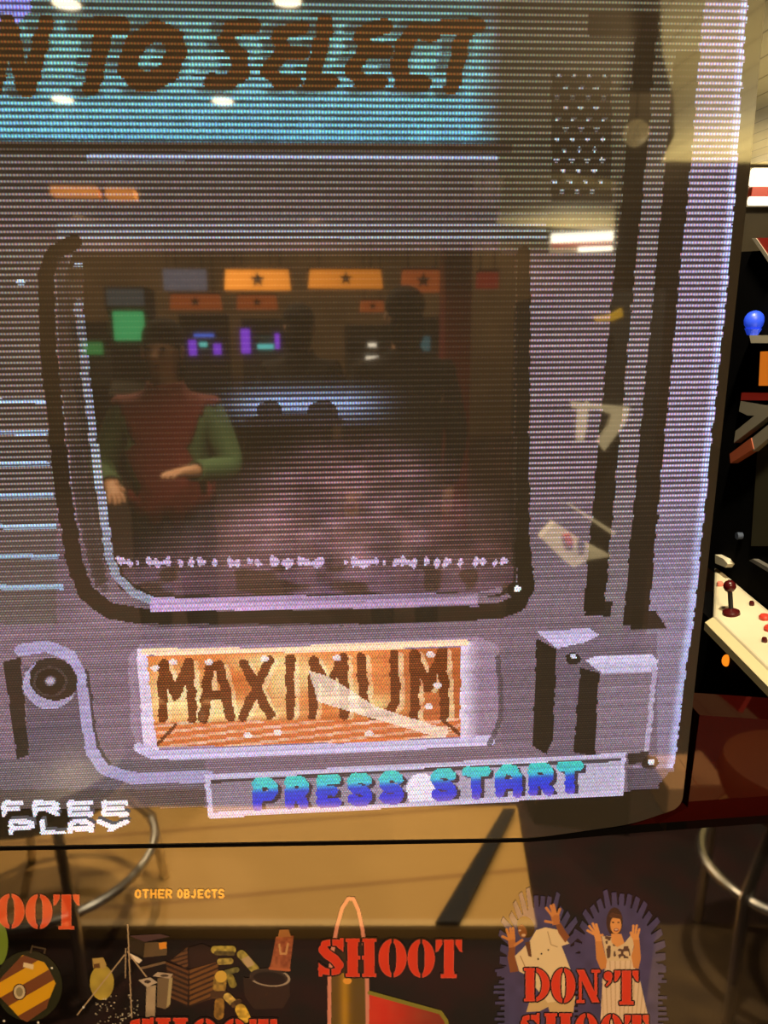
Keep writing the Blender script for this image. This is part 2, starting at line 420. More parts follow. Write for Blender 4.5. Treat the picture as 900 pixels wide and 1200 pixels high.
    put(stroke(X, Y, [(78, 420), (90, 520), (104, 620), (122, 690)], 9), (60, 52, 54), .6, 4)
    put(inn & (X < 140) & (Y > 330), (58, 50, 48), .8, 4); put(poly(X, Y, [(66, 300), (80, 300), (94, 500), (126, 680), (112, 690), (90, 600), (70, 440)]), (46, 40, 38), .75, 4)
    # view: night road
    view = poly(X, Y, [(604, 300), (98, 300), (98, 380), (112, 500), (124, 600), (134, 650), (150, 680), (180, 698), (585, 694), (601, 684), (602, 500)])
    put(view, (15, 13, 12), 1.0, 7)
    glow = view & (Y > 440) & (Y < 500); gl = np.exp(-((X - 358) / 92.) ** 4) * np.exp(-((Y - 474) / 20.) ** 2)
    hum = (ell(X, Y, 316, 482, 15, 13) < 1) | (ell(X, Y, 378, 484, 18, 15) < 1) | (ell(X, Y, 345, 494, 60, 9) < 1)
    put(glow, (120, 134, 168), gl * .98); put(hum & glow, (30, 24, 26), .85)
    cx = 430 + 0 * Y; half = lerp([470, 520, 600, 660, 700], [60, 120, 230, 330, 380], Y)
    rd = np.clip(1 - np.abs(X - lerp([470, 600, 700], [420, 410, 390], Y)) / half, 0, 1)
    rb = sm(0, .75, rd) * sm(480, 570, Y); tone = np.stack([94 + 40 * n2, 68 + 30 * n2, 68 + 40 * n2], -1) * (0.72 + .55 * vnoise(X, Y, 30, 8)[..., None] * .9)
    put(view, tone, rb * .95)
    put(view & (Y > 480) & (Y < 650) & (X > 500), (112, 62, 52), .30 * n3 * sm(480, 560, Y))
    put(view & (X < 330) & (Y > 590), tone * .8, .4 * sm(590, 660, Y) * sm(130, 330, X + (Y - 590)))
    saw = view & (abs(Y - 659 - 1.5 * np.sin(X * .21)) < 2.2 + 4.6 * np.clip(vnoise(X, Y * 0, 4.5, 12) * 1.9 - .75, 0, 1)) & (X > 134) & (X < 602) & (vnoise(X, Y * 0, 4.5, 12) > .34)
    low = view & (Y > 664); put(low, np.stack([112 - 40 * n3, 84 - 34 * n3, 106 - 46 * n3], -1), .45 + .45 * sm(668, 700, Y))
    put(low, (60, 42, 34), .8 * sm(.5, .72, vnoise(X, Y * 1.6, 22, 21)))
    put(saw, (205, 178, 215), .95, 8)
    # highlights along the frame
    hl = [(92, 356), (97, 400), (104, 470), (113, 540), (121, 600), (128, 650), (137, 676), (155, 694), (182, 706), (230, 708)]
    put(stroke(X, Y, hl, 10), (146, 152, 174), .5 + .4 * sm(340, 620, Y), 9)
    put((abs(Y - (708 - (X - 230) * .017)) < 8) & (X > 176) & (X < 560), (196, 160, 206), (.55 + .35 * (1 - sm(240, 560, X))), 9)
    put(stroke(X, Y, [(540, 703), (585, 692)], 7), (160, 136, 160), .6, 9)
    put(ell(X, Y, 603, 691, 9, 9) < 1, (20, 16, 14), .95, 4); put(ell(X, Y, 606, 690, 4, 3.4) < 1, (235, 235, 245), 1., 4)
    for (bx, by) in ((92, 311), (24, 331)): put(ell(X, Y, bx, by, 6, 3) < 1, (170, 190, 205), .9)
    # ---- lower console
    lowc = (Y > 731) & (X < 640); put(lowc, (126, 104, 120), .6)
    put((Y > 890) & (X < 240), (92, 84, 92), .7); put((Y > 925) & (X < 240), (70, 58, 52), .6)
    # arch pipe with knob
    arch = [(8, 782), (24, 762), (54, 757), (82, 768), (95, 792), (101, 840), (107, 880), (121, 901), (154, 912), (244, 910)]
    put(poly(X, Y, [(4, 776), (24, 770), (34, 884), (20, 890)]), (22, 18, 16), .9)
    put(poly(X, Y, [(28, 780), (92, 790), (104, 890), (60, 905), (34, 890)]), (88, 76, 92), .8)
    put(stroke(X, Y, arch[1:], 14), (170, 158, 200), .9, 10); put(stroke(X, Y, [(x + 7, y - 6) for x, y in arch[4:8]], 4), (40, 34, 36), .7)
    put(ell(X, Y, 60, 799, 31, 28) < 1, (28, 24, 22), .95, 10)
    put((ell(X, Y, 58, 802, 31, 29) < 1) & (ell(X, Y, 64, 795, 29, 26) > 1), (178, 164, 202), .9, 10)
    put(ell(X, Y, 59, 799, 20, 18) < 1, (62, 52, 54), .95, 10); put(ell(X, Y, 59, 799, 17, 15) < 1, (16, 13, 13), .95, 10); put(ell(X, Y, 59, 798, 8, 7) < 1, (176, 160, 180), sm(1, .1, ell(X, Y, 59, 798, 8, 7)), 10)
    # sign reading MAXIMUM
    fr = poly(X, Y, [(150, 770), (164, 755), (300, 754), (560, 746), (584, 756), (587, 842), (578, 872), (400, 880), (182, 890), (160, 876), (153, 850)])
    put(fr, (150, 124, 146), .9, 11)
    put(poly(X, Y, [(160, 760), (174, 760), (185, 880), (168, 874)]), (228, 206, 232), .95, 11)
    put(poly(X, Y, [(540, 752), (564, 750), (560, 868), (539, 868)]), (234, 214, 236), .9 * sm(566, 540, X) , 11)
    put(stroke(X, Y, [(170, 764), (300, 763), (545, 753)], 8), (255, 214, 176), .95, 11)
    put(stroke(X, Y, [(162, 876), (180, 885), (400, 877), (575, 868)], 11), (205, 190, 226), .95, 11)
    put(stroke(X, Y, [(584, 770), (588, 838), (574, 872)], 6), (70, 60, 66), .7, 11)
    ins = poly(X, Y, [(172, 769), (540, 759), (539, 864), (400, 870), (184, 876)])
    og = np.stack([196 + 50 * n3, 92 + 60 * n3, 36 + 50 * n3], -1)
    put(ins, og, 1., 12)
    for (hx, hy, rx, ry, a) in ((205, 815, 46, 30, .95), (250, 832, 40, 14, .9), (312, 776, 46, 10, .85), (330, 800, 26, 26, .8), (372, 792, 24, 16, .9), (410, 815, 16, 16, .9), (300, 834, 60, 10, .7), (440, 826, 30, 12, .8)):
        put(ins, (255, 226, 158), a * np.exp(-ell(X, Y, hx, hy, rx, ry)), None)
    put(ins & (X > 420), (150, 70, 36), .55 * sm(420, 500, X))
    fl = ins & (Y > 846 + (X - 200) * -.012); put(fl, (206, 108, 58), .8); put(fl & (np.sin((Y + X * .12) * .75) > .3), (250, 210, 190), .6 * (.4 + n1))
    ml = np.zeros(X.shape, bool)
    for s in MAXI: ml |= line_d(X + 3 * (n1 - .5), Y + 2 * (n4 - .5), s) < 5.6
    mh = np.zeros(X.shape, bool)
    for s in MAXI: mh |= line_d(X - 7, Y - 2, s) < 4
    put(mh & ins & ~ml, (255, 226, 178), .75 * (.35 + .65 * n1)); put(ml & ins, (104, 46, 16), .93, 13)
    put(ins & poly(X, Y, [(362, 786), (384, 792), (440, 828), (528, 856), (520, 866), (424, 838), (372, 822)]), (255, 228, 208), .8)
    for (a, b) in ((182, 783), (203, 776), (245, 776), (310, 772), (395, 771), (505, 767), (512, 803), (502, 828), (290, 862), (325, 858), (432, 860)): put(ins & (ell(X, Y, a, b, 5, 3.5) < 1), (250, 228, 226), .9)
    put(ins & stroke(X, Y, [(184, 872), (206, 850)], 4), (80, 34, 14), .8); put(ins & stroke(X, Y, [(516, 842), (538, 860)], 4), (80, 34, 14), .8)
    # bracket, block and screws at the lower right
    put(poly(X, Y, [(590, 745), (632, 740), (628, 872), (588, 872)]), (110, 92, 106), .5)
    put(poly(X, Y, [(651, 758), (700, 744), (770, 742), (770, 900), (648, 884)]), (106, 90, 106), .85)
    put(poly(X, Y, [(629, 740), (690, 736), (702, 744), (688, 752), (653, 760)]), (196, 182, 220), .92, 14)
    put(poly(X, Y, [(629, 748), (652, 761), (648, 866), (640, 884), (624, 874)]), (20, 17, 15), .97, 14)
    put(ell(X, Y, 672, 772, 9, 7) < 1, (26, 22, 22), .95); put(ell(X, Y, 672, 769, 3.6, 3) < 1, (210, 210, 230), 1.)
    put(poly(X, Y, [(680, 782), (703, 789), (697, 886), (672, 882)]), (22, 18, 17), .96, 15)
    put(poly(X, Y, [(702, 786), (765, 784), (757, 886), (697, 886)]), (128, 110, 126), .95, 15)
    put(poly(X, Y, [(686, 774), (698, 769), (764, 767), (771, 774), (770, 786), (760, 787), (706, 789)]), (204, 194, 226), .96, 15)
    put(stroke(X, Y, [(767, 784), (763, 830), (757, 884)], 6), (178, 164, 192), .9, 15)
    put(poly(X, Y, [(735, 884), (760, 880), (762, 892), (736, 896)]), (24, 20, 20), .85)
    put(ell(X, Y, 762, 894, 10, 8) < 1, (24, 20, 20), .95); put(ell(X, Y, 763, 893, 4, 3.6) < 1, (232, 232, 244), 1.)
    put((Y > 900) & (X > 735), (72, 64, 78), .8)
    # PRESS START banner
    bq = poly(X, Y, [(239, 908), (733, 882), (731, 932), (245, 959)]); bi = poly(X, Y, [(246, 914), (728, 888), (726, 927), (250, 952)])
    put(bq, (196, 184, 214), 1., 16)
    g = sm(246, 728, X)[..., None]; put(bi, np.array([132, 116, 132]) * (1 - g) + np.array([182, 172, 198]) * g, 1., 16)
    by = lambda x: 911 - (x - 246) * .0539
    put(bi & (abs(Y - (by(X) + 4)) < 3), (48, 42, 48), .85, 16)
    put(bi & (ell(X, Y, 494, 926, 18, 20) < 1), (240, 228, 244), .9, 16)
    sp = []
    for ch, a, b in (('P', 296, 326), ('R', 334, 362), ('E', 371, 400), ('S', 407, 436), ('S', 444, 473), ('S', 505, 535), ('T', 541, 575), ('A', 580, 612), ('R', 619, 649), ('T', 652, 684)):
        y0 = by((a + b) / 2) + 4; sp.append((ch, a, b, y0, y0 + 39))
    pt = glyphs(X, Y, sp, 11.5); ps = glyphs(X - 4, Y - 3, sp, 11.5)
    put(ps & bi, (44, 34, 50), .9, 16)
    t = (Y - by(X) - 4) / 39.0
    pc = np.stack([lerp([0, .3, .45, .75, 1], [60, 62, 36, 42, 120], t), lerp([0, .3, .45, .75, 1], [196, 190, 70, 52, 90], t), lerp([0, .3, .45, .75, 1], [186, 206, 200, 206, 190], t)], -1)
    put(pt & bq, pc, 1., 17)
    # outside of the picture: unlit tube
    lit = (X < xr) & (Y < bottom_y(X))
    corner = ell(X, Y, 752, 888, 36, 36) > 1; corner &= (X > 772) & (Y > 905); lit &= ~corner
    REG[~lit & ~bq] = 0; C[~lit & ~bq] = 0
    # FREE PLAY
    fp = glyphs(X, Y, [('F', 2, 28, 938, 957), ('R', 38, 70, 938, 957), ('E', 79, 110, 938, 957), ('E', 119, 151, 938, 957), ('P', 10, 40, 960, 979), ('L', 47, 77, 960, 979), ('A', 79, 110, 960, 979), ('Y', 113, 151, 960, 979)], 5.6)
    put(fp, (236, 232, 246), 1., 18)
    return C, REG

def cells(u0, u1, v0, v1, du, dv):
    nu, nv = int((u1 - u0) / du), int((v1 - v0) / dv)
    uc = u0 + (np.arange(nu) + .5) * du; vc = v0 + (np.arange(nv) + .5) * dv
    return nu, nv, np.meshgrid(uc, vc)
def cell_mesh(name, sel, u0, v0, du, dv, off, colour, cname, m, parent, scan=False):
    """ONE mesh of the grid cells SEL (nv x nu), with a colour per cell"""
    jj, ii = np.nonzero(sel); n = len(ii)
    if n == 0: return None
    nu1 = sel.shape[1] + 1
    quad = np.stack([jj * nu1 + ii, jj * nu1 + ii + 1, (jj + 1) * nu1 + ii + 1, (jj + 1) * nu1 + ii], 1)
    uniq, inv = np.unique(quad.ravel(), return_inverse=True); inv = inv.reshape(-1)
    u = u0 + (uniq % nu1) * du; v = v0 + (uniq // nu1) * dv
    rt = root_of(parent); base = ORG + NRM * off - Vector(rt.location)
    co = np.stack([base[i] + UU[i] * u + VV[i] * v for i in range(3)], 1).astype(np.float32)
    me = bpy.data.meshes.new(name); me.vertices.add(len(uniq)); me.vertices.foreach_set('co', co.ravel())
    me.loops.add(n * 4); me.loops.foreach_set('vertex_index', inv.astype(np.int32))
    me.polygons.add(n); me.polygons.foreach_set('loop_start', (np.arange(n) * 4).astype(np.int32))
    me.update(calc_edges=True)
    ca = me.attributes.new(cname, 'FLOAT_COLOR', 'CORNER')
    c4 = np.ones((n, 4), np.float32); c4[:, :3] = colour[jj, ii]
    ca.data.foreach_set('color', np.repeat(c4, 4, axis=0).ravel())
    if scan:
        uvl = me.uv_layers.new(name='scan'); uv = np.stack([u[inv] / PITCH_U, v[inv] / PITCH_V], 1).astype(np.float32)
        uvl.data.foreach_set('uv', uv.ravel())
    me.validate()
    return link(name, me, m, parent)

# ------------------------------------------------------------------ arcade cabinet with its monitor
def face_poly(pts, off): return [hit(x, y, off) for x, y in pts]
def rounded(pts, r, n=8):
    out = []; m = len(pts)
    for i, p in enumerate(pts):
        rr = r[i] if isinstance(r, (list, tuple)) else r
        p = Vector(p); a = (Vector(pts[i - 1]) - p).normalized(); b = (Vector(pts[(i + 1) % m]) - p).normalized()
        if rr == 0: out.append(tuple(p)); continue
        for k in range(n + 1):
            t = k / n; q = (p + a * rr) * (1 - t) ** 2 + p * 2 * t * (1 - t) + (p + b * rr) * t ** 2; out.append(tuple(q))
    return out
M_black = mat('black_laminate', (14, 12, 11), .5)
M_tube = glossy_sheet('tube_glass', (30, 27, 24))
M_tube.node_tree.nodes['Diffuse BSDF'].inputs[0].default_value = (*TUBE_GREY, 1)
v_ = lambda y: uv_of(hit(450, y))[1] / PITCH_V
M_screen = screen_material(v_(540), v_(760))

base_loc = Vector((ORG.x, ORG.y, 0.0))
mon = thing('arcade_monitor', 'large glowing curved-corner tube monitor showing the PRESS START stage select screen', 'monitor', base_loc)
tube_pts = rounded([(-330, -160), (912, -160), (879, 200), (799, 946), (740, 966), (620, 983), (-330, 998)], [20, 20, 3, 14, 20, 20, 40])
MB().prism(face_poly(tube_pts, -0.0012), -NRM * 0.03).build('tube_face', M_tube, mon)
tb = MB()
back = [ORG + NRM * -.28 + UU * a + VV * b for a, b in ((-.16, -.08), (.06, -.08), (.06, .12), (-.16, .12))]
frontp = face_poly([(-320, 960), (735, 915), (840, -145), (-320, -145)], -.0315)
bmf = tb.bm; fa = [bmf.verts.new(p) for p in frontp]; ba = [bmf.verts.new(p) for p in back]
for k in range(4): bmf.faces.new((fa[k], fa[(k + 1) % 4], ba[(k + 1) % 4], ba[k]))
bmf.faces.new(fa[::-1]); bmf.faces.new(ba); bmesh.ops.recalc_face_normals(bmf, faces=bmf.faces[:])
tb.build('tube_funnel', M_black, mon)

cu = [uv_of(hit(x, y)) for x, y in ((-170, -110), (900, -110), (-170, 1000), (900, 1000))]
u0, u1 = min(c[0] for c in cu), max(c[0] for c in cu); v0, v1 = min(c[1] for c in cu), max(c[1] for c in cu)
du, dv = PITCH_U / 2, PITCH_V / 3
nu, nv, (Ug, Vg) = cells(u0, u1, v0, v1, du, dv)
Xp, Yp = to_px(Ug, Vg)
row = RNG.normal(0, 1.0, (nv // 3 + 2,)); jit = np.repeat(row, 3)[:nv][:, None]
PIC, REG = paint_screen(Xp + jit * np.where(Yp < 690, .8, .35), Yp)
PIC = lin_np(PIC) * (1 + .34 * (RNG.rand(nv, nu) - .5))[..., None] * (1 + .34 * (RNG.rand(nv, nu, 3) - .5))
PIC = PIC * (1 + .30 * np.repeat(RNG.rand(nv // 3 + 2) - .5, 3)[:nv][:, None, None] * (Yp < 900)[..., None])
inside = poly(Xp, Yp, [(-320, -150), (905, -150), (876, 200), (797, 942), (-320, 995)]); REG[~inside] = 0
parts = [(1, 'console_graphic', None, None), (2, 'title_graphic', None, 'pale blue title strip of the picture'), (3, 'title_lettering', 2, 'brown brush lettering reading N TO SELECT'),
         (4, 'window_frame_graphic', None, 'dark rounded window frame in the picture'), (7, 'road_graphic', 4, 'night road seen in the window frame'), (8, 'road_marking_graphic', 4, 'white jagged line across the road'), (9, 'window_edge_graphic', 4, 'lilac lit edge of the window frame'),
         (5, 'groove_graphic', None, 'two dark upright grooves'), (6, 'speaker_grille_graphic', None, 'plate of bright dots'), (10, 'knob_graphic', None, 'round knob under a bent pipe'),
         (11, 'stage_sign_graphic', None, 'orange lit stage sign'), (12, 'sign_picture', 11, None), (13, 'sign_lettering', 11, 'brown letters reading MAXIMUM'),
         (14, 'bracket_graphic', None, None), (15, 'block_graphic', None, 'raised metal block'), (16, 'start_banner', None, 'lilac banner across the foot of the picture'), (17, 'banner_lettering', 16, 'cyan to blue letters reading PRESS START'),
         (18, 'credit_lettering', None, 'white letters reading FREE PLAY')]
made = {}
for rid, nm, par, lb in parts:
    o = cell_mesh(nm, REG == rid, u0, v0, du, dv, 0.0, PIC, 'picture', M_screen, made[par] if par else mon, scan=True)
    made[rid] = o
    if lb: o['label'] = lb

# ------------------------------------------------------------------ printed instruction panel under the monitor
M_print = glossy_sheet('printed_acrylic', attr=True)
M_sheet = glossy_sheet('black_acrylic', (12, 9, 8))
panel = thing('instruction_panel', 'glossy black printed panel with red SHOOT and DON\'T SHOOT lettering below the monitor', 'sign', base_loc)
PO = 0.0005
panel_pts = [(-330, 1004), (0, 997), (620, 987), (760, 975), (990, 958), (1010, 1330), (-330, 1330)]
MB().prism(face_poly(panel_pts, PO), -NRM * 0.006).build('acrylic_sheet', M_sheet, panel)
def spl(pts, ox, oy, s): return [(ox + x / s, oy + y / s) for x, y in pts]
def paint_panel(X, Y):
    C = np.zeros(X.shape + (3,)); C[:] = (14, 10, 8); REG = np.zeros(X.shape, int)
    def put(m, c, reg, a=1.0):
        c = np.asarray(c, float); w = m * a
        C[:] = C * (1 - w[..., None]) + (c if c.ndim > 1 else c[None, None, :]) * w[..., None]
        REG[m] = reg
    n1 = vnoise(X, Y, 3, 31); n2 = vnoise(X, Y, 10, 32); n5 = vnoise(X, Y, 1.6, 33)
    # striped hatch
    P = lambda pts: spl(pts, 0, 1080, 7.5)
    put(ell(X, Y, 34, 1155, 39, 41) < 1, (44, 44, 28), 1); put(stroke(X, Y, P([(270, 270), (285, 215), (400, 238), (390, 275)]), 2), (70, 58, 44), 1)
    face = poly(X, Y, P([(200, 290), (390, 355), (440, 430), (490, 540), (430, 690), (410, 760), (240, 880), (180, 850), (100, 760), (10, 670), (-60, 600), (20, 480)]))
    tt = (X - 0) * .50 + (Y - 1080) * .866; st = np.mod(tt - 3.5, 29.0) < 15.5
    put(face, (112, 66, 42), 1); put(face & st, (206, 152, 30), 1)
    put(ell(X, Y, 23, 1162, 8, 9.8) < 1, (70, 40, 28), 1); put(ell(X, Y, 23, 1162, 6.6, 8.4) < 1, (190, 172, 140), 1); put(ell(X, Y, 23, 1162, 4, 5.6) < 1, (134, 120, 90), 1)
    put(poly(X, Y, P([(210, 355), (298, 375), (292, 418), (203, 395)])), (214, 190, 150), 1)
    # green thing at the edge
    put(ell(X, Y, -2, 1105, 11.5, 26) < 1, (104, 124, 44), 2)
    # gas bottle
    P = lambda pts: spl(pts, 100, 1080, 6.43)
    body = (ell(X, Y, 119.5, 1151, 14, 20.5) < 1); put(body, np.stack([142 + 40 * n2, 122 + 36 * n2, 52 + 14 * n2], -1), 3)
    put(poly(X, Y, P([(55, 275), (135, 268), (160, 320), (150, 350), (60, 350)])), (168, 140, 80), 3); put(poly(X, Y, P([(62, 318), (110, 310), (112, 348), (64, 350)])), (96, 66, 40), 3)
    # boxes and crates
    put(poly(X, Y, P([(320, 105), (450, 155), (440, 268), (320, 215)])), (46, 38, 24), 4); put(poly(X, Y, P([(450, 155), (615, 150), (615, 250), (440, 268)])), (92, 74, 50), 4)
    put(poly(X, Y, P([(552, 158), (612, 152), (612, 200), (560, 206)])), (216, 138, 44), 4); put(poly(X, Y, P([(330, 105), (560, 90), (640, 110), (450, 152)])), (72, 52, 58), 4)
    put(poly(X, Y, P([(340, 238), (400, 268), (430, 290), (405, 312), (345, 275)])), (226, 210, 190), 4)
    put(stroke(X, Y, P([(420, 350), (600, 305)]), 3), (110, 88, 66), 4)
    cr = poly(X, Y, P([(605, 300), (780, 360), (770, 640), (640, 570)])); put(cr, (46, 30, 18), 5); put(cr & (np.mod(Y * 1.0 - X * .42, 6.2) > 3), (86, 56, 32), 5)
    cr2 = poly(X, Y, P([(785, 360), (1000, 300), (1000, 560), (785, 640)])); put(cr2, (52, 34, 18), 5); put(cr2 & (np.mod(Y + X * .42, 6.2) > 2.6), (108, 72, 34), 5)
    cr3 = poly(X, Y, P([(640, 290), (770, 190), (775, 330), (760, 350)])); put(cr3, (88, 60, 36), 5); put(cr3 & (np.mod(Y + X * .3, 5) > 3), (54, 36, 22), 5)
    put(poly(X, Y, P([(780, 195), (880, 165), (1000, 215), (1000, 300), (790, 350)])), (34, 24, 16), 5)
    # two grey canisters
    put(poly(X, Y, P([(460, 485), (532, 478), (526, 715), (455, 715)])), np.stack([130 + 40 * n2, 112 + 36 * n2, 92 + 28 * n2], -1), 6); put(poly(X, Y, P([(400, 438), (490, 418), (545, 456), (465, 492)])), (176, 158, 138), 6); put(ell(X, Y, 173, 1150, 4, 2) < 1, (60, 48, 40), 6)
    put(poly(X, Y, P([(545, 425), (656, 416), (632, 640), (600, 656), (540, 640)])), (112, 92, 68), 7); put(poly(X, Y, P([(632, 425), (658, 420), (640, 620), (612, 648)])), (166, 148, 106), 7); put(poly(X, Y, P([(508, 408), (545, 378), (660, 392), (640, 428)])), (172, 152, 132), 7); put(ell(X, Y, 193, 1143, 5, 1.6) < 1, (70, 56, 46), 7)
    # yellow bundles
    P = lambda pts: spl(pts, 220, 1080, 6.43)
    def cap(a, b, w, c): put(stroke(X, Y, P([a, b]), w / 6.43), np.asarray(c)[None, None, :] * (.75 + .5 * n1[..., None]), 8)
    cap((205, 210), (335, 210), 58, (158, 140, 62)); cap((215, 235), (340, 238), 34, (84, 74, 40)); cap((245, 300), (320, 295), 48, (150, 132, 66)); cap((290, 380), (370, 360), 40, (110, 104, 56)); cap((320, 420), (340, 470), 56, (128, 114, 50))
    cap((245, 430), (240, 490), 98, (140, 112, 52)); put(ell(X, Y, 259, 1144, 7, 7) < 1, (206, 166, 70), 8); put(poly(X, Y, P([(170, 520), (290, 520), (290, 580), (170, 580)])), (70, 50, 30), 8)
    cap((240, 610), (235, 700), 74, (132, 98, 42)); cap((300, 565), (335, 600), 60, (190, 160, 84)); cap((345, 625), (385, 600), 44, (74, 56, 34)); cap((400, 660), (430, 720), 84, (196, 160, 58))
    cap((405, 245), (505, 355), 66, (142, 128, 60)); put(poly(X, Y, P([(405, 280), (460, 255), (505, 320), (450, 345)])), (176, 150, 116), 8)
    # tyre
    put(poly(X, Y, P([(420, 420), (765, 430), (770, 560), (720, 650), (500, 660), (430, 560)])), (40, 30, 22), 9); put(ell(X, Y, 316, 1145, 24, 10.5, 6) < 1, (54, 42, 36), 9); put(ell(X, Y, 316, 1146, 19, 7.5, 6) < 1, (26, 19, 16), 9)
    rim = ell(X, Y, 316, 1145, 23, 10, 6); put((rim < 1.12) & (rim > .86) & (Y > 1144 - (X - 316) * .25), (158, 140, 122), 9)
    # red lantern
    lan = poly(X, Y, P([(665, 112), (798, 105), (768, 368), (612, 352), (628, 310)])); put(lan, np.stack([124 + 40 * n1, 62 + 30 * n1, 38 + 20 * n1], -1), 10)
    put(stroke(X, Y, P([(690, 170), (700, 240), (740, 240), (755, 165)]), 2.4), (190, 140, 90), 10); put(poly(X, Y, P([(690, 60), (760, 55), (780, 112), (680, 115)])), (150, 96, 52), 10); put(stroke(X, Y, P([(620, 350), (765, 364)]), 3), (176, 96, 60), 10)
    # aerial with stays
    P = lambda pts: spl(pts, 100, 1080, 6.43)
    for a, b, w in (((320, 20), (350, 720), 1.5), ((295, 250), (-60, 700), 1.4), ((320, 225), (460, 412), 1.6), ((305, 200), (302, 420), 1.2)): put(stroke(X, Y, P([a, b]), w), (168, 142, 112), 11)
    rs = np.random.RandomState(5)
    for _ in range(70):
        sx, sy = 112 + rs.rand() * 50, 1162 + rs.rand() ** .6 * 38; put(ell(X, Y, sx, sy, .9, .9) < 1, (190, 180, 160), 12, .4 + .6 * rs.rand())
    for sx, sy in ((45, 1198), (61, 1134), (5, 1196), (98, 1180)): put(ell(X, Y, sx, sy, 1.3, 1.3) < 1, (225, 215, 200), 12)
    # cartridge with a pink outline
    oc = [(386, 1215), (386, 1146), (390, 1112), (395, 1085), (401, 1064), (408, 1053), (414, 1053), (420, 1066), (425, 1090), (430, 1140), (431, 1215)]
    bod = poly(X, Y, oc); put(bod, np.stack([96 + 70 * np.exp(-((X - 404) / 6.) ** 2), 74 + 50 * np.exp(-((X - 404) / 6.) ** 2), 22 + 14 * n2], -1), 13)
    put(bod & (Y < 1140), (30, 20, 14), 13, .8); put(bod & (ell(X, Y, 407, 1149, 5, 4) < 1), (226, 156, 56), 13)
    put(stroke(X, Y, oc, 4.4), (206, 132, 112), 13)
    # red tool with a green outline
    rt = [(433, 1163), (516, 1186), (523, 1196), (526, 1220), (432, 1220)]
    put(poly(X, Y, rt), np.stack([130 + 70 * sm(520, 440, X), 44 + 14 * n2, 26 + 10 * n2], -1), 14); put(stroke(X, Y, rt[:4], 4.6), (124, 118, 40), 14)
    # star bursts
    for cx, cy, rx, ry, rid, sd in ((632, 1132, 40, 72, 15, 1), (724, 1128, 46, 70, 15, 2)):
        an = np.arctan2((Y - cy) / ry, (X - cx) / rx); rr = np.sqrt(ell(X, Y, cx, cy, rx, ry)); nsp = 36
        ph = np.mod(an / (2 * PI) * nsp, 1.0); idx = np.floor(an / (2 * PI) * nsp).astype(int) % nsp
        ln = np.random.RandomState(sd).rand(nsp) * .20 + .14
        b = (rr < .97) | ((np.abs(ph - .5) < .40 - .16 * np.clip((rr - .97) / .3, 0, 1)) & (rr < 1 + ln[idx]) & (Y < cy + 20))
        tk = np.floor(Y / 6.3).astype(int) % 64; tl_ = np.random.RandomState(sd + 9).rand(64)[tk]
        b |= (Y > cy) & (np.abs(X - cx) < rx * 1.02 + (2 + 11 * tl_) * (np.abs(np.mod(Y / 6.3, 1.0) - .5) < .27))
        put(b & (REG == 0), np.stack([58 + 12 * n2, 55 + 10 * n2, 92 + 16 * n2], -1), 15)
    # the man
    P = lambda pts: spl(pts, 575, 1040, 7.5)
    sk = (176, 108, 56); sd_ = (128, 74, 38)
    put(poly(X, Y, P([(340, 1000), (500, 960), (745, 950), (722, 1115), (525, 1115), (505, 1045), (430, 1085), (312, 1092)])), (196, 166, 116), 16)
    put(poly(X, Y, P([(345, 465), (400, 372), (480, 348), (590, 370), (690, 490), (622, 512), (702, 720), (740, 980), (500, 1010), (300, 760), (250, 735), (212, 600), (270, 545)])), (218, 192, 150), 16)
    put(poly(X, Y, P([(300, 480), (345, 470), (360, 610), (330, 600)])), (92, 56, 32), 16); put(stroke(X, Y, P([(500, 385), (530, 500), (585, 520)]), .9), (150, 120, 84), 16); put(stroke(X, Y, P([(260, 600), (300, 690)]), 1), (150, 112, 70), 16)
    put(poly(X, Y, P([(570, 330), (612, 305), (650, 370), (692, 430), (655, 484), (596, 400)])), sd_, 16)
    put(poly(X, Y, P([(160, 515), (215, 515), (212, 600), (245, 735), (170, 745), (148, 620)])), sd_, 16)
    put(ell(X, Y, 616, 1086, 10, 13, -20) < 1, (52, 34, 20), 16); put(ell(X, Y, 612, 1091, 5, 8, -15) < 1, sd_, 16); put(ell(X, Y, 613.5, 1095.5, 2.4, 1.6) < 1, (196, 160, 130), 16); put(ell(X, Y, 609, 1090, 1.5, 1) < 1, (196, 170, 140), 16)
    put(poly(X, Y, P([(525, 240), (602, 222), (606, 318), (545, 330)])), sk, 16); put(poly(X, Y, P([(150, 450), (216, 442), (216, 520), (160, 528)])), sk, 16)
    for a, b in (((540, 245), (488, 178)), ((552, 232), (528, 160)), ((570, 228), (551, 150)), ((592, 232), (607, 188)), ((540, 305), (480, 294)), ((158, 455), (104, 428)), ((165, 446), (140, 368)), ((182, 446), (172, 358)), ((204, 446), (196, 356)), ((212, 505), (276, 460))): put(stroke(X, Y, P([a, b]), 3), (196, 126, 66), 16)
    for a, b in ((445, 580), (416, 626), (505, 546)): put(ell(X, Y, 575 + a / 7.5, 1040 + b / 7.5, 1, 1.2) < 1, (60, 40, 30), 16)
    # the woman
    P = lambda pts: spl(pts, 670, 1040, 7.5)
    sk = (214, 146, 82)
    put(poly(X, Y, P([(312, 620), (525, 620), (600, 820), (690, 1220), (250, 1220), (270, 800)])), np.stack([214 - 26 * (np.mod(X + (Y - 1130) * .05 * (X - 724) / 12, 6) < 1.4), 186 - 30 * (np.mod(X + (Y - 1130) * .05 * (X - 724) / 12, 6) < 1.4), 156 - 34 * (np.mod(X + (Y - 1130) * .05 * (X - 724) / 12, 6) < 1.4)], -1), 17)
    put(ell(X, Y, 720, 1080, 9.6, 17) < 1, (62, 38, 22), 17)
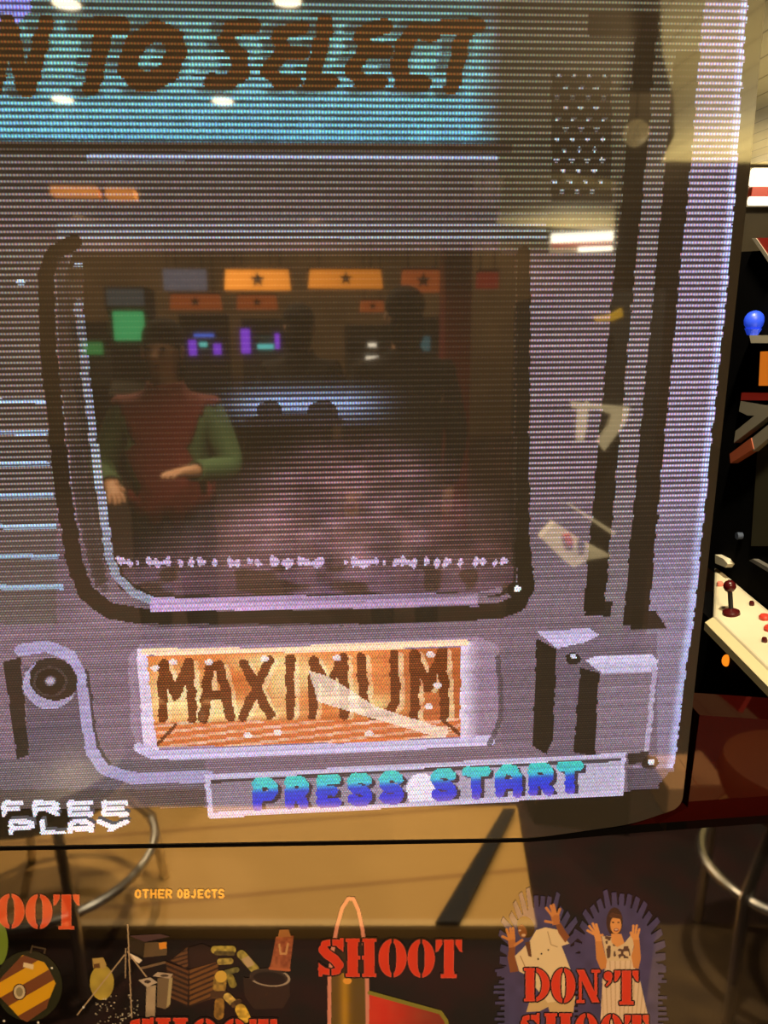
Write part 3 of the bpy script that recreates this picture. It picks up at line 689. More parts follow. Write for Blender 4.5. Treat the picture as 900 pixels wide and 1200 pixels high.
    put(poly(X, Y, P([(262, 425), (345, 425), (400, 520), (462, 485), (515, 420), (548, 470), (522, 640), (305, 640)])), (206, 180, 142), 17)
    fm = poly(X, Y, P([(290, 425), (345, 430), (400, 520), (462, 485), (490, 450), (520, 620), (310, 620)])) & (n1 > .56); put(fm, (84, 60, 50), 17)
    put(poly(X, Y, P([(345, 405), (435, 405), (462, 487), (400, 522), (348, 480)])), sk, 17)
    put(poly(X, Y, P([(205, 455), (262, 455), (285, 560), (308, 640), (300, 705), (255, 722), (215, 625)])), (196, 128, 66), 17); put(poly(X, Y, P([(535, 440), (592, 440), (606, 620), (585, 712), (540, 702), (522, 600), (545, 520)])), (196, 128, 66), 17)
    put(ell(X, Y, 721.5, 1083.5, 6.4, 10.4) < 1, sk, 17); put(poly(X, Y, P([(318, 250), (350, 215), (440, 240), (432, 275), (345, 262)])), (76, 46, 28), 17)
    put(ell(X, Y, 722, 1089.5, 3, 1.9) < 1, (120, 34, 26), 17); put(ell(X, Y, 722, 1089.2, 2, .8) < 1, (220, 190, 170), 17)
    for ex in (718.4, 724.6): put(ell(X, Y, ex, 1080.6, 1.5, .9) < 1, (50, 30, 22), 17)
    put(poly(X, Y, P([(190, 395), (240, 380), (268, 470), (208, 470)])), sk, 17); put(poly(X, Y, P([(525, 410), (585, 405), (592, 455), (535, 460)])), sk, 17)
    for a, b in (((198, 410), (138, 376)), ((205, 400), (154, 338)), ((218, 392), (184, 316)), ((235, 395), (214, 322)), ((245, 420), (268, 415)), ((535, 415), (540, 334)), ((556, 410), (570, 332)), ((580, 415), (592, 366)), ((532, 430), (518, 395))): put(stroke(X, Y, P([a, b]), 2.8), sk, 17)
    # lettering
    def word(spec, c, rid, ol=1.7):
        ys = [s[3] for s in spec]; box = (Y > min(ys) - 6) & (X > spec[0][1] - 8) & (X < spec[-1][2] + 8)
        jj = np.nonzero(box.any(1))[0]; ii = np.nonzero(box.any(0))[0]
        if len(jj) == 0 or len(ii) == 0: return
        sl_ = (slice(jj[0], jj[-1] + 1), slice(ii[0], ii[-1] + 1)); x, y = X[sl_], Y[sl_]
        fn = lambda a, b: stencil_word(a, b, spec)
        def full(m): o = np.zeros(X.shape, bool); o[sl_] = m; return o
        if ol: put(full(grow(fn, x, y, ol)), (12, 6, 5), rid)
        f0 = fn(x, y); put(full(f0), np.asarray(c), rid)
        put(full(f0 & ~(fn(x + .9, y) & fn(x - .9, y) & fn(x, y + .9) & fn(x, y - .9))), np.clip(np.asarray(c, float) + (0, 26, 34), 0, 255), rid)
    red = (206, 52, 22)
    shoot = lambda x0, y0, k, h: [(c, x0 + a * k, x0 + b * k, y0 + 1.5 * i * .3, y0 + h + 1.5 * i * .3) for i, (c, a, b) in enumerate((('S', 0, 29), ('H', 31.5, 67.5), ('O', 70, 103), ('O', 104, 136), ('T', 137, 168)))]
    word(shoot(373.5, 1099, 1.0, 45), red, 20)
    word(shoot(-73, 1046, .99, 41), (206, 74, 36), 21, 0)
    word(shoot(150, 1192, 1.04, 46), red, 22)
    word([('D', 614, 644, 1134, 1173), ('O', 646, 674, 1134, 1175), ('N', 675.5, 703, 1136, 1175), ("'", 708, 718, 1138, 1156), ('T', 720, 748, 1137, 1177)], red, 23)
    word([('S', 610, 632, 1187, 1228), ('H', 638, 670, 1187, 1228), ('O', 673, 701, 1187, 1228), ('O', 703, 730, 1188, 1229), ('T', 732, 760, 1189, 1230)], red, 24)
    small = []
    for wd, a, b in (('OTHER', 158, 203), ('OBJECTS', 207.5, 264)):
        s = (b - a) / len(wd)
        for i, ch in enumerate(wd): small.append((ch, a + i * s, a + (i + .86) * s, 1041.5, 1052.5))
    put(glyphs(X, Y, small, 2.4), (236, 172, 56), 25)
    return C, REG
cu = [uv_of(hit(x, y, PO)) for x, y in ((-60, 1036), (800, 1036), (-60, 1225), (800, 1225))]
pu0, pu1 = min(c[0] for c in cu), max(c[0] for c in cu); pv0, pv1 = min(c[1] for c in cu), max(c[1] for c in cu)
pd = 0.0004
pnu, pnv, (Ug, Vg) = cells(pu0, pu1, pv0, pv1, pd, pd)
def to_px_off(u, v, off):
    X = [ORG[i] - CAM[i] + NRM[i] * off + UU[i] * u + VV[i] * v for i in range(3)]
    x = sum(X[i] * R_[i] for i in range(3)); y = sum(X[i] * DN[i] for i in range(3)); z = sum(X[i] * FW[i] for i in range(3))
    return 450 + F * x / z, 600 + F * y / z
acc = 0; votes = None
for k, (a, b) in enumerate(((-.25, -.25), (.25, -.25), (-.25, .25), (.25, .25))):
    Xq, Yq = to_px_off(Ug + a * pd, Vg + b * pd, PO)
    c_, r_ = paint_panel(Xq, Yq); acc = acc + lin_np(c_) / 4.0
    votes = r_ if votes is None else np.where(votes == 0, r_, votes)
pparts = [(1, 'hatch_picture', None, 'round hatch with yellow and brown stripes'), (2, 'green_picture', None, None), (3, 'gas_bottle_picture', None, 'yellow gas bottle'), (4, 'radio_box_picture', None, None), (5, 'crate_picture', None, 'brown slatted crates'),
          (6, 'canister_picture', None, 'nearer grey canister'), (7, 'canister_picture', None, 'farther grey canister'), (8, 'bundle_picture', None, 'yellow bundles tied together'), (9, 'tyre_picture', None, 'dark tyre with pale rim'), (10, 'lantern_picture', None, 'red lantern'),
          (11, 'aerial_picture', None, 'thin pale aerial with stays'), (12, 'speckle_picture', None, None), (13, 'cartridge_picture', None, 'brass cartridge outlined in pink'), (14, 'tool_picture', None, 'red tool outlined in green'),
          (15, 'starburst', None, 'dull blue double starburst'), (16, 'man_picture', 15, 'man in white shirt with raised hands'), (17, 'woman_picture', 15, 'woman in white dress with raised hands'), (23, 'warning_lettering', 15, "red letters reading DON'T"), (24, 'warning_lettering', 15, 'red letters reading SHOOT, cut off below'),
          (20, 'shoot_lettering', None, 'red letters reading SHOOT over the cartridge'), (21, 'shoot_lettering', None, 'orange letters ending in OOT'), (22, 'shoot_lettering', None, 'red SHOOT cut off at the bottom'), (25, 'caption_lettering', None, 'small yellow caption OTHER OBJECTS')]
pm = {}
for rid, nm, par, lb in pparts:
    o = cell_mesh(nm, votes == rid, pu0, pv0, pd, pd, PO + .0002, acc, 'print_colour', M_print, pm[par] if par else panel)
    pm[rid] = o
    if rid == 12: o['kind'] = 'stuff'
    if o and lb: o['label'] = lb

# ------------------------------------------------------------------ cabinet body
M_red = glossy_sheet('dark_red_lacquer', (46, 7, 5), refl=.05)
cab = thing('arcade_cabinet', 'black shooting game cabinet with dark red flank that carries the glowing monitor', 'arcade cabinet', base_loc)
def side(off, pts, depth, name, m, lb=None):
    o = MB().prism(face_poly(pts, off), -NRM * depth).build(name, m, cab)
    if lb: o['label'] = lb
side(-.036, [(-340, 1012), (640, 992), (905, 958), (1010, 960), (1010, 1340), (-340, 1340)], .05, 'front_board', M_black)
side(-.010, [(806, 946), (820, 838), (1000, 850), (1000, 1330), (640, 1330), (640, 992), (770, 966)], .024, 'flank_board', M_red, 'dark red lower flank')
# plinth down to the floor
pc = base_loc + Vector((-.05, .24, 0))
MB().box(pc + Vector((0, 0, .44)), (.78, .34, .88), bev=.01).build('plinth', M_black, cab)

# ================================================================== THE ROOM
M_carpet = mat('dark_red_carpet', (46, 13, 11), .95, noise=(9, (28, 16, 11), .12))
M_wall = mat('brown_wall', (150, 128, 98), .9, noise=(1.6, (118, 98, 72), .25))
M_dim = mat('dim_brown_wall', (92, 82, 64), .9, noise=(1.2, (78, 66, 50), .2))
M_ceil = mat('brown_ceiling', (122, 104, 78), .9, noise=(2.0, (98, 82, 60), .25))
def plank_mat(name, c, c2, gap, axis=0, w=.14):
    m, nt = new_mat(name); N = nt.nodes; L = nt.links
    o = N.new('ShaderNodeOutputMaterial'); b = N.new('ShaderNodeBsdfPrincipled'); L.new(b.outputs[0], o.inputs[0]); b.inputs['Roughness'].default_value = .6
    tc = N.new('ShaderNodeTexCoord'); sp = N.new('ShaderNodeSeparateXYZ'); L.new(tc.outputs['Object'], sp.inputs[0])
    dv_ = N.new('ShaderNodeMath'); dv_.operation = 'DIVIDE'; L.new(sp.outputs[axis], dv_.inputs[0]); dv_.inputs[1].default_value = w
    fr = N.new('ShaderNodeMath'); fr.operation = 'FRACT'; L.new(dv_.outputs[0], fr.inputs[0])
    fl = N.new('ShaderNodeMath'); fl.operation = 'FLOOR'; L.new(dv_.outputs[0], fl.inputs[0])
    wn = N.new('ShaderNodeTexWhiteNoise'); wn.noise_dimensions = '1D'; L.new(fl.outputs[0], wn.inputs['W'])
    nz = N.new('ShaderNodeTexNoise'); mp = N.new('ShaderNodeMapping'); mp.inputs['Scale'].default_value = (30, 2, 2) if axis == 0 else (2, 30, 2); L.new(tc.outputs['Object'], mp.inputs[0]); L.new(mp.outputs[0], nz.inputs['Vector'])
    av = N.new('ShaderNodeMath'); av.operation = 'ADD'; L.new(wn.outputs[0], av.inputs[0]); L.new(nz.outputs[0], av.inputs[1])
    hf = N.new('ShaderNodeMath'); hf.operation = 'MULTIPLY'; L.new(av.outputs[0], hf.inputs[0]); hf.inputs[1].default_value = .5
    mx = N.new('ShaderNodeMix'); mx.data_type = 'RGBA'; L.new(hf.outputs[0], mx.inputs[0]); mx.inputs[6].default_value = (*lin(c), 1); mx.inputs[7].default_value = (*lin(c2), 1)
    lt = N.new('ShaderNodeMath'); lt.operation = 'LESS_THAN'; L.new(fr.outputs[0], lt.inputs[0]); lt.inputs[1].default_value = .06
    m2 = N.new('ShaderNodeMix'); m2.data_type = 'RGBA'; L.new(lt.outputs[0], m2.inputs[0]); L.new(mx.outputs[2], m2.inputs[6]); m2.inputs[7].default_value = (*lin(gap), 1)
    L.new(m2.outputs[2], b.inputs['Base Color']); return m
M_soffit = plank_mat('cream_plank_ceiling', (216, 200, 150), (198, 180, 128), (150, 132, 92), 0, .16)
M_deck = plank_mat('light_plywood', (206, 160, 84), (188, 142, 70), (170, 124, 60), 1, .3)
def struct(name, mb, m): return tag(mb.build(name, m), kind='structure')
X0, X1, Y0_, Y1, ZC = -5.0, 6.0, -11.5, 7.0, 3.0
XM, YM = (X0 + X1) / 2, (Y0_ + Y1) / 2
struct('floor', MB().box((XM, YM, -.05), (X1 - X0 + .4, Y1 - Y0_ + .4, .1)), M_carpet)
struct('ceiling', MB().box((XM, YM, ZC + .05), (X1 - X0 + .4, Y1 - Y0_ + .4, .1)), M_ceil)
struct('wall_back', MB().box((XM, Y0_ - .05, ZC / 2), (X1 - X0 + .4, .1, ZC)), M_wall)
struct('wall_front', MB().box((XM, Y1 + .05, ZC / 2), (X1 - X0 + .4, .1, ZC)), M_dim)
struct('wall_left', MB().box((X0 - .05, YM, ZC / 2), (.1, Y1 - Y0_, ZC)), M_wall)
struct('wall_right', MB().box((X1 + .05, YM, ZC / 2), (.1, Y1 - Y0_, ZC)), M_wall)
# lowered plank ceilings: one seen past the monitor, two mirrored in the glass
SZ = 2.34
struct('ceiling_soffit', MB().prism([(.6, .9, SZ), (5.9, .9, SZ), (5.9, 6.98, SZ), (.6, 6.98, SZ)], (0, 0, .06)), M_soffit)
RZ = 2.55
def refl_slab(name, pts, z, m, t=.06): return struct(name, MB().prism([refl_on(x, y, 2, z) for x, y in pts], (0, 0, t)), m)
refl_slab('ceiling_soffit', [(775, 189), (790, 160), (790, 118), (776, 60), (772, -60), (1010, -60), (1010, 192)], RZ, M_soffit)
refl_slab('ceiling_soffit', [(581, 262), (640, 266), (720, 270), (722, 222), (660, 214), (592, 216)], RZ, M_soffit)  # upper part cut away where the planks fade into shade

# ------------------------------------------------------------------ lamps
def lamp(name, kind, loc, power, col, radius=.06, spot=None, blend=.6, aim=None):
    ld = bpy.data.lights.new(name, kind); ld.energy = power; ld.color = lin(col); o = bpy.data.objects.new(name, ld); COL.objects.link(o); o.location = loc
    ld.shadow_soft_size = radius
    if kind == 'SPOT': ld.spot_size = math.radians(spot or 100); ld.spot_blend = blend
    d = (Vector(aim) - Vector(loc)) if aim is not None else Vector((0, 0, -1)); o.rotation_euler = d.to_track_quat('-Z', 'Y').to_euler(); return o
M_glow = mat('downlight_glow', (255, 240, 205), emit=(255, 238, 200), estr=16)
M_ring = mat('white_trim_ring', (200, 190, 170), .4)
DL = [((78, 5), 'round recessed downlight, left one of the near pair above the title letters'), ((337, 2), 'round recessed downlight, right one of the near pair above the title letters'), ((73, 117), 'round recessed downlight of the far pair under the letter N'), ((261, 119), 'round recessed downlight of the far pair under the letter S')]
DPOS = []
for (p, lb) in DL:
    c = refl_on(p[0], p[1], 2, ZC - .012); DPOS.append(c)
    r = .062 if p[1] < 50 else .068
    t = thing('downlight', lb, 'ceiling light', (c.x, c.y, ZC), group='downlights in the ceiling')
    MB().lathe([(r * 1.28, ZC - .0005), (r * 1.28, ZC - .008), (r * 1.05, ZC - .012), (r * 1.02, ZC - .0005)], Matrix.Translation((c.x, c.y, 0))).build('trim_ring', M_ring, t, smooth=True)
    MB().cyl((c.x, c.y, ZC - .0005), (c.x, c.y, ZC - .011), r, n=28).build('lamp_disc', M_glow, t)

M_tubel = mat('lit_tube', (255, 250, 235), emit=(255, 246, 220), estr=13)
M_tubeld = mat('lit_tube_near', (255, 250, 235), emit=(255, 246, 220), estr=1.3)
M_redtrim = mat('red_trim', (190, 60, 36), .5)
M_redlit = mat('red_trim_lit', (190, 60, 36), .5)
M_house = mat('fixture_housing', (190, 180, 160), .5)
def tube_light(name, label, a, b, drop, mt, thick):
    """strip light from A to B hung under/against the wall: housing, two tubes, red strip between"""
    a, b = Vector(a), Vector(b); c = (a + b) / 2; d = (b - a); ln = d.length; rz = math.atan2(d.y, d.x)
    t = thing(name, label, 'strip light', c, rz, group=None)
    M = Matrix.Translation(c) @ Matrix.Rotation(rz, 4, 'Z')
    MB().box((0, thick * .55, 0), (ln + .04, thick * .5, thick * 2.6), M, bev=.004).build('housing', M_house, t)
    MB().tube([M @ Vector((-ln / 2, -thick * .1, thick * .62)), M @ Vector((ln / 2, -thick * .1, thick * .62))], thick * .62, 14).build('tube', mt, t, smooth=True)
    MB().box((0, -thick * .05, -thick * .34), (ln, thick * .6, thick * .62), M, bev=.004).build('red_strip', M_redtrim, t)
    MB().tube([M @ Vector((-ln / 2, -thick * .1, -thick * .95)), M @ Vector((ln / 2 * .1, -thick * .1, -thick * .95))], thick * .3, 12).build('tube', mt, t, smooth=True)
    return t
# mirrored one: seen left to right in the glass means reversed in the room, so its front (-y of the fixture) must face the monitor (+y)
ta, tbp = refl(718, 283, 8.2), refl(646, 284, 8.2)
tl_ = tube_light('ceiling_light', 'white fluorescent strip light with red band, mirrored in the screen under the small plank soffit', ta, tbp, 0, M_tubel, .075)
for k_ in (.15, .85): p_ = ta.lerp(tbp, k_); MB().cyl((p_.x, p_.y + .03, p_.z + .06), (p_.x, p_.y + .03, ZC), .008, n=8).build('hanger_rod', M_house, tl_)
tube_light('wall_lamp', 'white fluorescent strip light with red band on the dim wall past the monitor', direct_on(879, 220, 1, Y1 - .16), direct_on(1010, 218, 1, Y1 - .16), 0, M_tubeld, .115)

# ------------------------------------------------------------------ star lamps hanging over the hall
def star_pts(c, r, ux, uz): return [c + ux * (r * (1 if k % 2 == 0 else .42) * math.sin(k * PI / 5)) + uz * (r * (1 if k % 2 == 0 else .42) * math.cos(k * PI / 5)) for k in range(10)]
M_amber = mat('amber_glow', (240, 160, 60), emit=(255, 150, 44), estr=3.4)
M_amber2 = mat('dull_amber_glow', (220, 120, 60), emit=(220, 105, 40), estr=2.0)
M_redglow = mat('dull_red_glow', (180, 50, 36), emit=(190, 50, 34), estr=1.5)
M_greyglow = mat('pale_sign_glow', (190, 180, 190), emit=(170, 164, 176), estr=1.6, noise=(14, (60, 56, 60), .2))
M_iron = mat('black_iron', (18, 16, 15), .5)
M_spark = mat('cut_glass', (220, 200, 160), .3, emit=(200, 170, 110), estr=2.2, noise=(60, (60, 50, 36), .1))
sk_ = refl(745, 156, 3.0); spk = thing('hanging_lamp', 'small sparkling round lamp hanging at the upper right, in front of the dark groove', 'hanging lamp', sk_)
b5 = MB(); t5 = bmesh.new(); bmesh.ops.create_icosphere(t5, subdivisions=2, radius=.048); b5._add(t5, Matrix.Translation(sk_)); b5.build('lamp_shade', M_spark, spk)
MB().cyl(sk_ + Vector((0, 0, .045)), (sk_.x, sk_.y, ZC), .003, n=8).build('cord', M_iron, spk)
def star_lamp(x0, y0, x1, y1, D, m, label, star=True):
    c = refl((x0 + x1) / 2, (y0 + y1) / 2, D); path = D + .33; w = (x1 - x0) * path / F; h = (y1 - y0) * path / F
    t = thing('hanging_lamp', label, 'hanging lamp', c, 0, 'amber lamps hanging over the hall')
    MB().prism([c + Vector((-w / 2, .06, -h / 2)), c + Vector((w / 2, .06, -h / 2)), c + Vector((w / 2 * .94, .06, h / 2)), c + Vector((-w / 2 * .94, .06, h / 2))], (0, -.12, 0)).build('lamp_shade', m, t)
    if star: MB().prism(star_pts(c + Vector((0, .07, 0)), h * .38, Vector((1, 0, 0)), Vector((0, 0, 1))), (0, -.012, 0)).build('star', M_iron, t)
    mb = MB()
    for sx in (-.35, .35): mb.cyl(c + Vector((w * sx, 0, h / 2)), (c.x + w * sx, c.y, ZC), .006, n=8)
    mb.box(c + Vector((0, 0, h / 2 + .008)), (w, .14, .02)).build('hanger', M_iron, t)
for a in ((266, 317, 338, 339, 6.2, M_amber, 'amber box lamp with black star, left of the upper three'), (363, 317, 446, 337, 6.2, M_amber, 'amber box lamp with black star, widest of the upper three'), (472, 318, 517, 341, 6.0, M_amber2, 'dull amber box lamp with black star next to the red pillar'),
          (202, 346, 257, 362, 8.6, M_amber2, 'dull amber box lamp with black star below the pale lit sign'), (279, 347, 324, 362, 8.6, M_amber2, 'small dull amber star lamp under the left upper lamp'), (423, 353, 449, 365, 8.6, M_amber2, 'smallest amber star lamp, low between two heads')): star_lamp(*a)
star_lamp(560, 320, 582, 337, 6.0, M_redglow, 'small dull red lamp to the right of the red pillar', False)
star_lamp(66, 221, 112, 229, 5.0, M_amber, 'thin amber lamp high at the left, without a star', False); star_lamp(128, 223, 157, 232, 5.0, M_amber, 'short amber lamp high at the left, without a star', False)
def sign_board():
    c = refl(217, 328, 8.0); w, h = 46 * 8.3 / F, 22 * 8.3 / F
    t = thing('hanging_sign', 'pale grey lit sign hanging left of the amber star lamps', 'sign', c)
    MB().box(c, (w, .06, h), bev=.006).build('sign_face', M_greyglow, t); mb = MB()
    for sx in (-.4, .4): mb.cyl(c + Vector((w * sx, 0, h / 2)), (c.x + w * sx, c.y, ZC), .006, n=8)
    mb.build('hanger', M_iron, t)
sign_board()

# ------------------------------------------------------------------ game machines at the far end of the hall
def glow(name, c, s): return mat(name, c, .4, emit=c, estr=s)
def far_machine(px, D, label, ztop, scr, marq=None, extra=None, w=.62):
    """upright game machine standing on the carpet, its front towards the monitor"""
    b = refl(px, 430, D); b.z = 0; rz = 0
    t = thing('arcade_machine', label, 'arcade machine', b, rz, 'game machines at the far end of the hall')
    prof = [(0, 0), (.0, .85), (.14, .95), (-.12, 1.08), (-.2, ztop - .3), (-.04, ztop - .22), (-.04, ztop), (-.62, ztop), (-.62, 0)]
    MB().prism([b + Vector((-w / 2, y, z)) for y, z in prof], (w, 0, 0)).build('body', M_black, t)
    (z0, z1, sw, m) = scr
    MB().prism([b + Vector((-sw / 2, -.10, z0)), b + Vector((sw / 2, -.10, z0)), b + Vector((sw / 2, -.10, z1)), b + Vector((-sw / 2, -.10, z1))], (0, -.06, 0)).build('screen', m, t)
    MB().box(b + Vector((0, -.02, .98)), (w, .22, .03), bev=.006).build('control_panel', M_iron, t)
    if marq: MB().box(b + Vector((0, -.035, ztop - .11)), (w * .9, .03, .17)).build('marquee', marq, t)
    if extra:
        for (ex, ez, ew, eh, em) in extra: MB().box(b + Vector((ex, .04, ez)), (ew, .02, eh), bev=.004).build('light_strip', em, t)
    return t
G_green = glow('green_screen', (80, 220, 130), 3.2); G_green2 = glow('dim_green_screen', (80, 200, 110), 1.5); G_blue = glow('blue_screen', (90, 130, 255), 4.5); G_purple = glow('purple_light', (150, 70, 255), 4.5)
G_cyan = glow('cyan_light', (110, 240, 230), 4.5); G_white = glow('white_light', (255, 245, 220), 6); G_grey = glow('grey_marquee', (120, 130, 130), 1.2); G_teal = glow('teal_screen', (70, 130, 140), 2.0)
far_machine(108, 10.3, 'game machine with dim green screen, leftmost of the far row', 1.75, (1.34, 1.66, .24, G_green2), w=.45)
far_machine(152, 8.4, 'game machine with tall bright green screen and grey marquee', 2.05, (1.50, 1.90, .31, G_green), G_grey, w=.42)
far_machine(181, 10.9, 'game machine with small blue screen beside the green ones', 1.7, (1.46, 1.52, .22, G_blue), w=.36)
far_machine(240, 10.4, 'game machine with blue screen and purple side lights', 1.85, (1.56, 1.68, .26, G_blue), None, [(-.14, 1.42, .1, .2, G_purple), (.18, 1.40, .1, .14, G_purple), (0, 1.46, .1, .06, G_cyan)])
far_machine(312, 10.4, 'game machine with cyan deck light and slanted purple lights', 1.8, (1.40, 1.46, .22, G_cyan), None, [(-.26, 1.50, .12, .32, G_purple), (.16, 1.5, .06, .2, G_purple)])
far_machine(436, 10.0, 'game machine with two small white lights by the middle of the hall', 1.7, (1.56, 1.62, .16, G_grey), None, [(0, 1.44, .11, .05, G_white), (0, 1.27, .17, .06, G_white)])
far_machine(499, 10.0, 'game machine with small teal screen left of the red pillar', 1.8, (1.36, 1.58, .15, G_teal))
# red pillar
pp = refl(533, 400, 5.2); M_redp = mat('red_paint', (120, 26, 20), .5, noise=(3, (96, 20, 16), .3))
pl_ = thing('pillar', 'slim dark red painted pillar standing in the hall', 'pillar', (pp.x, pp.y, 0)); 
MB().box((pp.x, pp.y, ZC / 2), (.19, .19, ZC - .002), bev=.008).build('shaft', M_redp, pl_); MB().box((pp.x, pp.y, .06), (.25, .25, .12), bev=.01).build('base_block', M_iron, pl_)

# ------------------------------------------------------------------ plywood platform, cable strip, stools, box
pf = [(-180, 1088), (629, 1088), (606, 945), (-90, 945)]
pw = [refl_on(x, y, 2, .03) for x, y in pf]
plat = thing('plywood_platform', 'light plywood platform with pale front strip, mirrored below the banner', 'platform', (pw[0].x, pw[0].y, 0))
MB().prism([(p.x, p.y, .001) for p in pw], (0, 0, .029)).build('deck', M_deck, plat)
a_, b_ = pw[0], pw[1]
MB().prism([a_ + Vector((0, .0, .001)), b_ + Vector((0, .0, .001)), b_ + Vector((0, -.022, .001)), a_ + Vector((0, -.022, .001))], (0, 0, .008)).build('edge_strip', mat('pale_edge_strip', (216, 176, 110), .5), plat)
q = [refl_on(x, y, 2, .040) for x, y in ((590, 951), (604, 951), (538, 1084), (510, 1084))]
tag(MB().prism(q, (0, 0, .010)).build('cable_cover', mat('black_rubber', (10, 9, 8), .7)), 'black slanting cable cover lying across the plywood platform', 'cable cover')
M_chrome = mat('chrome', (225, 220, 210), .3, metal=1.0); M_seat = mat('black_vinyl', (22, 20, 19), .35); M_brown = mat('brown_vinyl', (112, 66, 34), .5)
def stool(px, py, zr, label, rr, zs, mseat, base):
    c = refl_on(px, py, 2, zr); x, y = c.x, c.y; t = thing('stool', label, 'stool', (x, y, base)); M = Matrix.Translation((x, y, 0))
    MB().lathe([(rr * .62, zs - .05), (rr * .8, zs - .045), (rr * .86, zs - .01), (rr * .8, zs + .03), (rr * .4, zs + .05), (.01, zs + .052)], M).build('seat', mseat, t, smooth=True)
    MB().tube([(x + rr * math.cos(k * PI / 24), y + rr * math.sin(k * PI / 24), zr) for k in range(48)], .011, 10, True).build('foot_ring', M_chrome, t, smooth=True)
    for k in range(4):
        a = PI / 4 + k * PI / 2 + .3
        MB().tube([(x + rr * .55 * math.cos(a), y + rr * .55 * math.sin(a), zs - .05), (x + (rr + .005) * math.cos(a), y + (rr + .005) * math.sin(a), zr), (x + rr * 1.12 * math.cos(a), y + rr * 1.12 * math.sin(a), base + .001)], .012, 10).build('leg', M_chrome, t, smooth=True)
    return t
stool(56, 1000, .22, 'low chrome stool with a foot ring and black round seat on the platform', .25, .44, M_seat, .031)
stool(930, 1012, .30, 'stool with brown round seat standing in for an unclear shape, mirrored at the lower right', .19, .50, M_brown, 0.0095)  # added as a guess for an unclear brown reflection
bx = refl_on(806, 905, 2, .10); tb_ = thing('stand_in_box', 'low peach box standing in for a hand-like reflection, mirrored past the banner', 'box', (bx.x, bx.y, 0), .12)  # made-up box that supplies the peach patch of a hand-like reflection
Mb = Matrix.Translation((bx.x, bx.y, 0)) @ Matrix.Rotation(.12, 4, 'Z'); M_card = mat('cardboard', (206, 150, 100), .8)
MB().box((0, 0, .05), (.19, .2, .098), Mb, bev=.003).build('carton', M_card, tb_); 
for s in (-1, 1): MB().box((s * .048, 0, .1015), (.092, .2, .003), Mb).build('flap', M_card, tb_)
mp_ = [refl_on(x, y, 2, .004) for x, y in ((770, 1085), (1020, 1085), (1030, 1290), (740, 1290))]
tag(MB().prism([(p.x, p.y, .001) for p in mp_], (0, 0, .008)).build('door_mat', mat('brown_mat', (92, 70, 40), .9, noise=(14, (66, 48, 27), .2))), 'brown floor mat on the dark red carpet, mirrored beside the starburst', 'mat')

# ------------------------------------------------------------------ machine with a white deck behind the player, mirrored in the right of the screen
D0 = 1.75
bc = refl(672, 480, D0); t = thing('arcade_machine', 'black game machine with white deck and pale bent trim, mirrored right of the road picture', 'arcade machine', (bc.x, bc.y, 0))
bw = [refl(x, y, D0 + .05) for x, y in ((650, 375), (778, 378))]
MB().prism([(bw[0].x, bw[0].y, .001), (bw[1].x, bw[1].y, .001), (bw[1].x, bw[1].y, 1.56), (bw[0].x, bw[0].y, 1.56)], (0.04, -.5, 0)).build('body', M_black, t)
M_pale = mat('cream_plastic', (214, 206, 180), .4); M_yel = mat('yellow_plastic', (206, 168, 48), .4); M_btn = mat('red_button', (196, 60, 44), .35)
def rpoly(name, pts, m, d=D0, th=.012, par=None): return MB().prism([refl(x, y, d) for x, y in pts], -NRM * th * 0 + Vector((0, -th, 0))).build(name, m, par or t)
rpoly('trim', [(676, 478), (690, 470), (688, 500), (684, 517), (675, 516)], M_pale); rpoly('trim', [(668, 470), (700, 474), (738, 477), (736, 488), (720, 487), (700, 480), (670, 478)], M_pale)
rpoly('trim', [(716, 486), (737, 484), (733, 496), (708, 529), (700, 518), (712, 500)], M_pale)
rpoly('control_deck', [(634, 630), (650, 612), (680, 632), (717, 652), (690, 656), (672, 665), (660, 656)], M_pale, th=.03); rpoly('rail', [(664, 590), (670, 592), (722, 624), (719, 628)], M_pale)
rpoly('button', [(660, 628), (668, 626), (673, 636), (666, 640)], M_btn, d=D0 - .012); rpoly('button', [(678, 634), (684, 632), (686, 642), (680, 644)], M_seat, d=D0 - .012)
rpoly('crest', [(694, 371), (716, 368), (729, 361), (730, 371), (718, 376), (698, 377)], M_yel)

# ------------------------------------------------------------------ neighbouring machine seen past the monitor's right edge
NZ = .94
A = direct_on(836, 721, 2, NZ); B = direct_on(985, 866, 2, NZ); Cc = direct_on(838, 662, 2, .955); Dd = direct_on(985, 780, 2, 1.02)
edge = (B - A); edge.z = 0; edge.normalize(); outw = Vector((edge.y, -edge.x, 0))
if outw.dot(Vector((CAM.x, CAM.y, 0)) - Vector((A.x, A.y, 0))) < 0: outw = -outw        # towards the camera's side
nb = thing('arcade_machine', 'neighbouring game machine with white control deck, seen past the right edge of the monitor', 'arcade machine', (A.x, A.y, 0))
Dd = Cc + edge * ((B - A).length + .02)
M_deckw = mat('white_deck', (226, 214, 182), .35, noise=(7, (206, 190, 156), .3)); M_pink = mat('pink_button', (226, 130, 110), .35); M_maroon = mat('maroon_ball', (70, 14, 16), .25)
M_nb = mat('black_board', (7, 6, 6), .95, spec=.05); M_oran = glow('orange_lamp', (255, 140, 30), 1.1); M_steel = mat('brushed_steel', (150, 145, 135), .35, metal=.6)
slab = MB().prism([A, B, Dd, Cc], (0, 0, -.018)).build('control_deck', M_deckw, nb, smooth=False)
bvm = slab.modifiers.new('b', 'BEVEL'); bvm.width = .006; bvm.segments = 3
MB().prism([A - outw * -.0 + Vector((0, 0, -.003)), B + Vector((0, 0, -.003)), B + outw * .012 + Vector((0, 0, -.012)), A + outw * .012 + Vector((0, 0, -.012))], (0, 0, -.013)).build('deck_edge', mat('cream_edge', (220, 206, 160), .3), nb)
